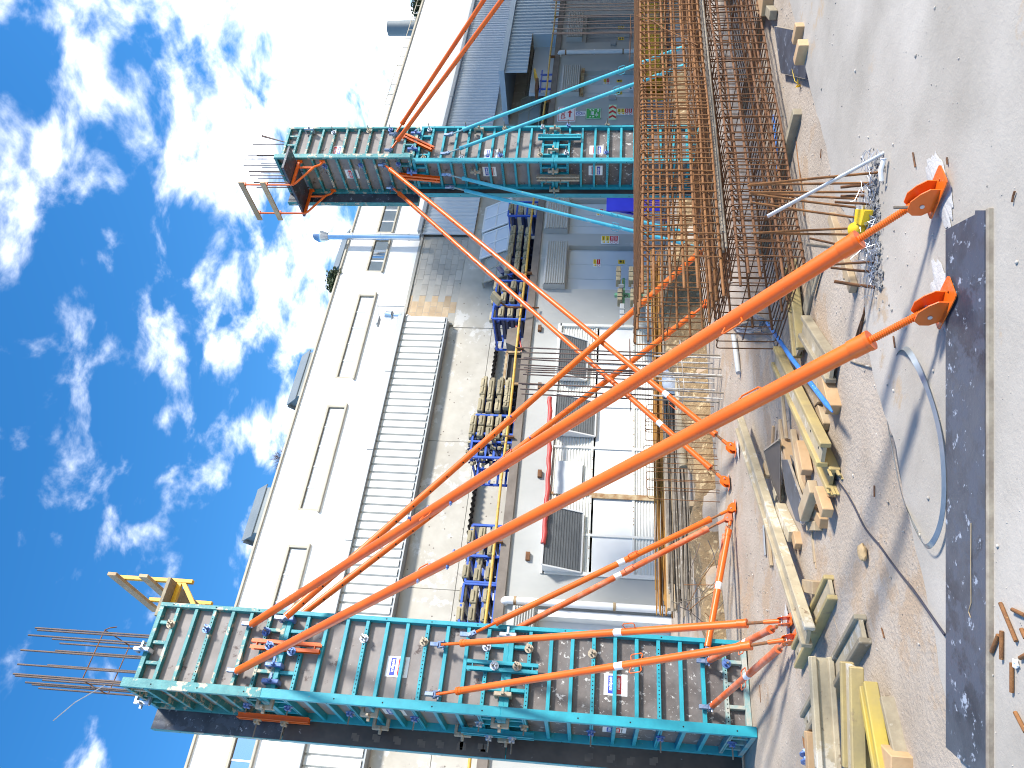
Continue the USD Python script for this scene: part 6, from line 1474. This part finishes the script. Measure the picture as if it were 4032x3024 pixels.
ply_scrap('purple-brown plywood offcut standing slanted in the timber heap', [zC2(20, 655), zC2(150, 558), (3070.5, 1740), zC2(168, 1150), zC2(110, 1000)], [.16, .16, .14, .06, .07], 'ply_face')
ply_scrap('long dark plywood strip with a torn end in the timber heap', [zC2(180, 735), zC2(240, 735), zC2(430, 1290), zC2(385, 1340), zC2(315, 1300), zC2(225, 1040)], [.11, .11, .09, .09, .09, .10], 'ply_dark')
ply_scrap('grey plywood strip partly under the long dark one', [zC2(260, 690), zC2(330, 800), zC2(420, 1180), zC2(380, 1190), zC2(250, 760)], [.06, .05, .05, .06, .07], 'ply_dark')
ply_scrap('weathered grey board lying against the slab edge beyond the cages', [(3048, 104), (3190, 132), (3260, 330), (3074, 288)], [.06, .06, .06, .06], 'ply_dark', .03)
block('timber block on the grey board by the slab edge, right one', (3175, 95), (3160, 168), .09, .09, .08, 'wood_new')
block('timber block on the grey board by the slab edge, left one', (3192, 165), (3172, 245), .10, .10, .08, 'wood_new')
block('dark weathered timber lying beyond the cage', (3035, 30), (3060, 60), .1, .08, 0, 'wood_grey')
# the long dark plank at the photographer's feet
zp = SLAB + .022
pl_ = [(3742, 868), (3840, 842), (3868, 838)]
A1, A2 = Z(3723, 905, zp), Z(3723, 2950, zp); B1, B2 = Z(3881, 830, zp), Z(3881, 3050, zp)
plk = thing('formwork_plank', 'long dark blue-black plywood plank lying on the concrete at the very front', 'plank', (A1 + B2) / 2)
e_ = unit(A2 - A1); B1p = B1; 
far_end = [Z(3723, 905, zp), Z(3838, 845, zp), Z(3840, 828, zp), Z(3876, 828, zp)]
near_end = [Z(3881, 3060, zp), Z(3800, 3010, zp), Z(3724, 2942, zp)]
P = np.array(far_end + near_end); n_ = len(P)
v = np.vstack([P, P - (0, 0, .021)]); f = []
tri = trimesh.creation.triangulate_polygon(Polygon(P[:, :2]), engine='earcut')
pv, pf = tri
pg = Polygon(P[:, :2])
obj('face', MB().poly(pg, (0, 0, zp - .021), EX, EY, .021), 'ply_dark', plk)
s_ = unit(Z(3893, 830, zp) - Z(3881, 830, zp)); s_[2] = 0
q0, q1 = Z(3886, 820, zp), Z(3886, 3080, zp)
obj('edge_strip', MB().bar(q0 - EZ * .012, q1 - EZ * .012, .022, .026, EZ, .003), 'ply_edge', plk)
fc = MB(); rr = [Z(*zE2(920, 235), zp + .002), Z(*zE2(918, 480), zp + .004), Z(*zE2(920, 700), zp + .002), Z(*zE2(905, 750), zp + .002), Z(*zE2(918, 785), zp + .002)]
obj('straw', MB().tube(rr, .0022, 5), 'wood_pale', smooth=60, label='thin straw lying on the dark plank', cat='straw')
# steel strip sprung into an open loop
loop_px = [zA_(1120, 362), zA_(1128, 560), zA_(1150, 760), zA_(1185, 960), zA_(1225, 1160), zA_(1280, 1340), zA_(1345, 1490), zA_(1400, 1570), zA_(1435, 1575), zA_(1480, 1480), zA_(1508, 1340), zA_(1530, 1150), zA_(1505, 960), zA_(1460, 740), zA_(1405, 520), zA_(1350, 390), zA_(1290, 320), zA_(1235, 305), zA_(1212, 345), zA_(1214, 440), zA_(1190, 472), zA_(1150, 455)]
lz = [.03, .02, .015, .012, .012, .015, .03, .05, .055, .05, .045, .04, .035, .03, .03, .04, .06, .07, .06, .05, .035, .03]
LP = np.array([Z(x, y, (SLAB if x > 3560 else .03) * .9 + z) for (x, y), z in zip(loop_px, lz)])
from scipy.interpolate import splprep, splev
tck, _ = splprep(LP.T, s=.0006, k=3); LS = np.array(splev(np.linspace(0, 1, 160), tck)).T
T_ = np.gradient(LS, axis=0); N_ = np.array([unit(np.cross(EZ, t)) for t in T_])
tw_ = np.interp(np.linspace(0, 1, 160), [0, .3, .38, .45, .72, .80, 1], [.15, .2, .8, .5, .25, .9, .9])
S_ = N_ * np.cos(tw_)[:, None] + EZ * np.sin(tw_)[:, None]
wv = .0135
v = np.concatenate([LS + S_ * wv, LS - S_ * wv, LS + S_ * wv - EZ * .0015, LS - S_ * wv - EZ * .0015]); n_ = len(LS); f = []
for i in range(n_ - 1):
    f += [(i, i + 1, n_ + i + 1), (i, n_ + i + 1, n_ + i), (2 * n_ + i, 3 * n_ + i + 1, 2 * n_ + i + 1), (2 * n_ + i, 3 * n_ + i, 3 * n_ + i + 1)]
obj('steel_strip', MB().add(v, f), 'strip_steel', smooth=True, label='grey steel strapping band sprung into a long open loop on the ground', cat='steel strip')
# cables, pipes and poles
def wire(name, label, pts, r, m, z=.012, cat='cable', group=None, zf=None):
    P = np.array([Z(x, y, (SLAB + .004 if x > 3600 else 0) + z if zf is None else zf[k]) for k, (x, y) in enumerate(pts)])
    if len(P) > 3: tck, _ = splprep(P.T, s=0, k=3); P = np.array(splev(np.linspace(0, 1, len(P) * 6), tck)).T
    obj(name, MB().tube(P, r, 8), m, smooth=60, label=label, cat=cat, group=group)
wire('cable', 'thin black cable snaking from the broken beam to the dark plank', [zA_(812, 1142), zA_(860, 1195), zA_(905, 1265), zA_(950, 1350), zA_(1000, 1450), zA_(1090, 1560), zE2(448, 450), zE2(520, 545), zE2(600, 645), zE2(690, 775), zE2(768, 885)], .0065, 'cable_black')
cx, cy = 2950, 1272
co = []
for k in range(6 * 22):
    a = k / 22 * 2 * np.pi; j = k // 22
    co.append((cx + (72 - 4 * j + 5 * math.sin(j * 2)) * math.cos(a) + 6 * math.sin(j), cy + (28 + 3 * math.sin(j * 3)) * math.sin(a) + 5 * math.cos(j)))
CP = np.array([Z(x, y, .03 + .012 * (k // 22) + .02 * math.sin(k * .35)) for k, (x, y) in enumerate(co)])
ck = thing('cable_coil', 'coil of grey cable on the dirt at the near end of the cages', 'cable', CP.mean(0))
obj('coil', MB().tube(CP, .0075, 7), 'cable_grey', ck, smooth=60)
obj('loose_end', MB().tube([CP[-1], Z(*zA_(330, 175), .04), Z(*zA_(395, 225), .02), Z(*zA_(438, 312), .012)], .007, 7), 'cable_grey', ck, smooth=60)
obj('plug', MB().bar(Z(*zA_(175, 165), .04), Z(*zA_(270, 175), .04), .05, .04, EZ, .01), 'pvc_grey', ck)
a, b = Z(*zA_(368, 118), .05), Z(*zA_(792, 700), .16)
obj('blue_pole', MB().tube([a, (a + b) / 2 + (0, 0, .015), b - (b - a) * .06, b], [.019, .02, .019, .006], 10), 'pole_blue', smooth=60, label='scuffed bright blue pole lying across the timber heap', cat='pole')
a, b = Z(3046, 455, .03), Z(3066, 712, .03)
obj('blue_pole', MB().tube([a, b], .014, 9), 'pole_blue', smooth=60, label='thin blue rod lying along the foot of the cages', cat='pole')
a, b = Z(2888, 1318, .035), Z(2908, 1468, .035)
obj('plastic_pipe', MB().tube([a, b], .032, 14), 'pvc_grey', smooth=60, label='short grey plastic pipe on the dirt behind the cable coil', cat='pipe')
a, b = Z(3054, 1252, .025), Z(3049, 1342, .025)
obj('plastic_pipe', MB().tube([a, b], .022, 12), 'pvc_grey', smooth=60, label='pale pipe stub beside the blue pole', cat='pipe')
wire('rusty_rod', 'rusty hooked rod lying between the cages and the slab edge', [(3109, 527), (3122, 508), (3128, 512), (3138, 590), (3150, 690), (3158, 760), (3166, 850)], .006, 'rust_bar', cat='rod')
wire('rusty_rod', 'doubled rusty bar bent down from the dowel hole', [zD2(860, 1220), zD2(800, 1380), zD2(740, 1540), zD2(700, 1659), (3345, 1420)], .008, 'rust_dark', cat='rod', zf=[.10, .07, .03, .015, .012])
wire('rusty_rod', 'rusty bar bent beside the doubled one', [zD2(795, 1220), zD2(765, 1330), zD2(750, 1480), zD2(720, 1640), (3380, 1340)], .008, 'rust_dark', cat='rod', zf=[.10, .06, .03, .015, .012])
wire('rusty_rod', 'thin grey rod near the end of the steel strip', [zA_(905, 362), zA_(980, 390), zA_(1040, 405), zA_(1082, 420)], .006, 'bar_grey', cat='rod')
RS = [((1090, 700), (1182, 922), 'leaning stub, longest'), ((1160, 738), (1232, 772), 'short stub at the picture edge above'), ((1097, 862), (1096, 1028), 'stub just under the dark plank'), ((1078, 886), (1040, 984), 'stub whose end slips under the plank'), ((1156, 1048), (1156, 1220), 'stub beside the white crumb'), ((1212, 850), (1236, 905), 'stub at the picture edge in the middle'), ((1176, 1335), (1236, 1450), 'lowest stub'), ((1205, 1020), (1240, 1000), 'smallest stub')]
for a, b, lab in RS:
    p, q = Z(*zE2(*a), SLAB + .010), Z(*zE2(*b), SLAB + .010)
    obj('rebar_stub', MB().tube([p, q], .0085, 8), 'rust_bar', smooth=60, label='cut rusty rebar stub on the slab, ' + lab, cat='rebar stub')
cr = Z(*zE2(1178, 1050), SLAB + .012); ic = trimesh.creation.icosphere(1, .016); v_ = ic.vertices * (1.2, .9, .6) * (1 + .28 * rng.normal(0, 1, (len(ic.vertices), 1)))
obj('plaster_crumb', MB().add(v_ + cr, ic.faces), 'white', label='white crumb of plaster among the rebar stubs', cat='crumb')
b = Z(*zA_(985, 1612), .03); ic = trimesh.creation.icosphere(2, .06); v_ = ic.vertices * (1.1, .7, .42); v_ = v_ * (1 + .9 * (meshkit.fbm(v_ * 18, 3, 18)[:, None] - .5) + .16 * rng.normal(0, 1, (len(v_), 1)) * .4)
obj('stone', MB().add(v_ + b, ic.faces), 'stone', smooth=40, label='yellow-brown stone lying alone on the dirt', cat='stone')
w = Z(*zB2(935, 1625), .035)
wn = thing('wing_nut', 'blue wing nut on a rusty rod lying on the dirt by the picture bottom', 'wing nut', w)
d_ = unit(Z(*zB2(920, 1520), .03) - w)
obj('rod', MB().tube([w - d_ * .05, w + d_ * .21], .0085, 8), 'rust_bar', wn, smooth=60)
for q in (.0, .06): obj('nut', MB().tube([w + d_ * q, w + d_ * (q + .012)], .048, 12).tube([w + d_ * (q + .012), w + d_ * (q + .04)], .026, 8), 'zinc_blue', wn)
gs = Z(3000 + 430 / 2.765, 940 / 2.765, 0)
sp = MB()
for k in range(9):
    d = np.array([rng.normal(0, .035), rng.normal(0, .035), .05 + .04 * rng.random()]); sp.tube([gs, gs + d * .6, gs + d + (d[0], d[1], -.02)], [.004, .004, .001], 4)
obj('weed', sp, 'sign_yellow', label='tiny yellow sprig growing at the slab edge', cat='weed')
# nails and bits of wire on the slab
for k, (a, b) in enumerate(((zD2(1095, 370), zD2(1112, 475)), (zD2(1342, 405), zD2(1345, 455)), (zD2(1835, 650), zD2(1815, 730)), (zD2(955, 768), zD2(1180, 776)), ((3238, 400 + 0), (3238, 440)), (zD2(430, 345), zD2(425, 410)), (zA_(1065, 1180), zA_(1066, 1255)), (zA_(1190, 205), zA_(1200, 280)), (zB2(634, 1130), zB2(640, 1240)), (zB2(1410, 765), zB2(1428, 830)))):
    z = (SLAB if a[0] > 3480 else 0) + .008
    p, q = Z(*a, z if k != 3 else SLAB + .16), Z(*b, z if k != 3 else SLAB + .06)
    if k == 3: p, q = V(*zD2(955, 768), fA[1] + .02), V(*zD2(1180, 776), fA[1] + .02)
    obj('nail', MB().tube([p, (p + q) / 2 + (.004, 0, 0), q], .0045 if k != 3 else .008, 6), 'rust_dark' if k != 3 else 'bar_grey', label=['rusty nail on the slab beyond the prop feet', 'small bent nail right of the upper prop foot', 'rusty nail near the right picture side', 'steel pin hanging across the upper foreground prop spindle', 'nail on the slab towards the grey board', 'rusty wire bit on the dirt by the hooked rod', 'thin wire bit inside the dusty patch', 'nail by the steel strip bend', 'flat rust bar by the near tower foot', 'wire bit beside the greenish beam'][k], cat='nail')
# loose stones: pebbles strewn over the dirt and slab
pb = UsdGeom.PointInstancer.Define(stage, '/World/pebbles')
tag(pb.GetPrim(), 'small pale pebbles strewn over dirt and slab', 'pebbles', None, 'stuff')
protos = []
for k in range(4):
    ic = trimesh.creation.icosphere(1, 1.); v_ = ic.vertices * (1, .8, .6); v_ = v_ * (1 + .7 * (meshkit.fbm(v_ * 1.3 + k * 9, 2, 70 + k)[:, None] - .5))
    pr = usdkit.mesh(stage, f'/World/pebbles/pebble_{k}' if k else '/World/pebbles/pebble', (v_, ic.faces), '/World/Looks/pebble'); protos.append(pr.GetPath())
pb.CreatePrototypesRel().SetTargets(protos)
pos, sc, ids = [], [], []
dens = lambda x, y: meshkit.fbm(np.array([[x * .8, y * .8, 3.]]), 3, 77)[0]
while len(pos) < 7000:
    x, y = rng.uniform(-1.5, 13), rng.uniform(2.2, 10.2)
    if y > 10.2 or x > y * 1.9 + .5 or rng.random() > (dens(x, y) * 1.5 - .25) * (1. if y > 3.9 else .28): continue
    s_ = .003 + .009 * rng.random() ** 4
    pos.append((x, y, (SLAB if y < 3.85 else 0) + s_ * .3)); sc.append(s_); ids.append(int(rng.integers(0, 4)))
pb.CreatePositionsAttr([Gf.Vec3f(*map(float, p)) for p in pos]); pb.CreateScalesAttr([Gf.Vec3f(s_, s_, s_) for s_ in sc]); pb.CreateProtoIndicesAttr(ids)
_o = rng.uniform(0, math.pi, len(pos)); pb.CreateOrientationsAttr([Gf.Quath(float(math.cos(a)), 0, 0, float(math.sin(a))) for a in _o])
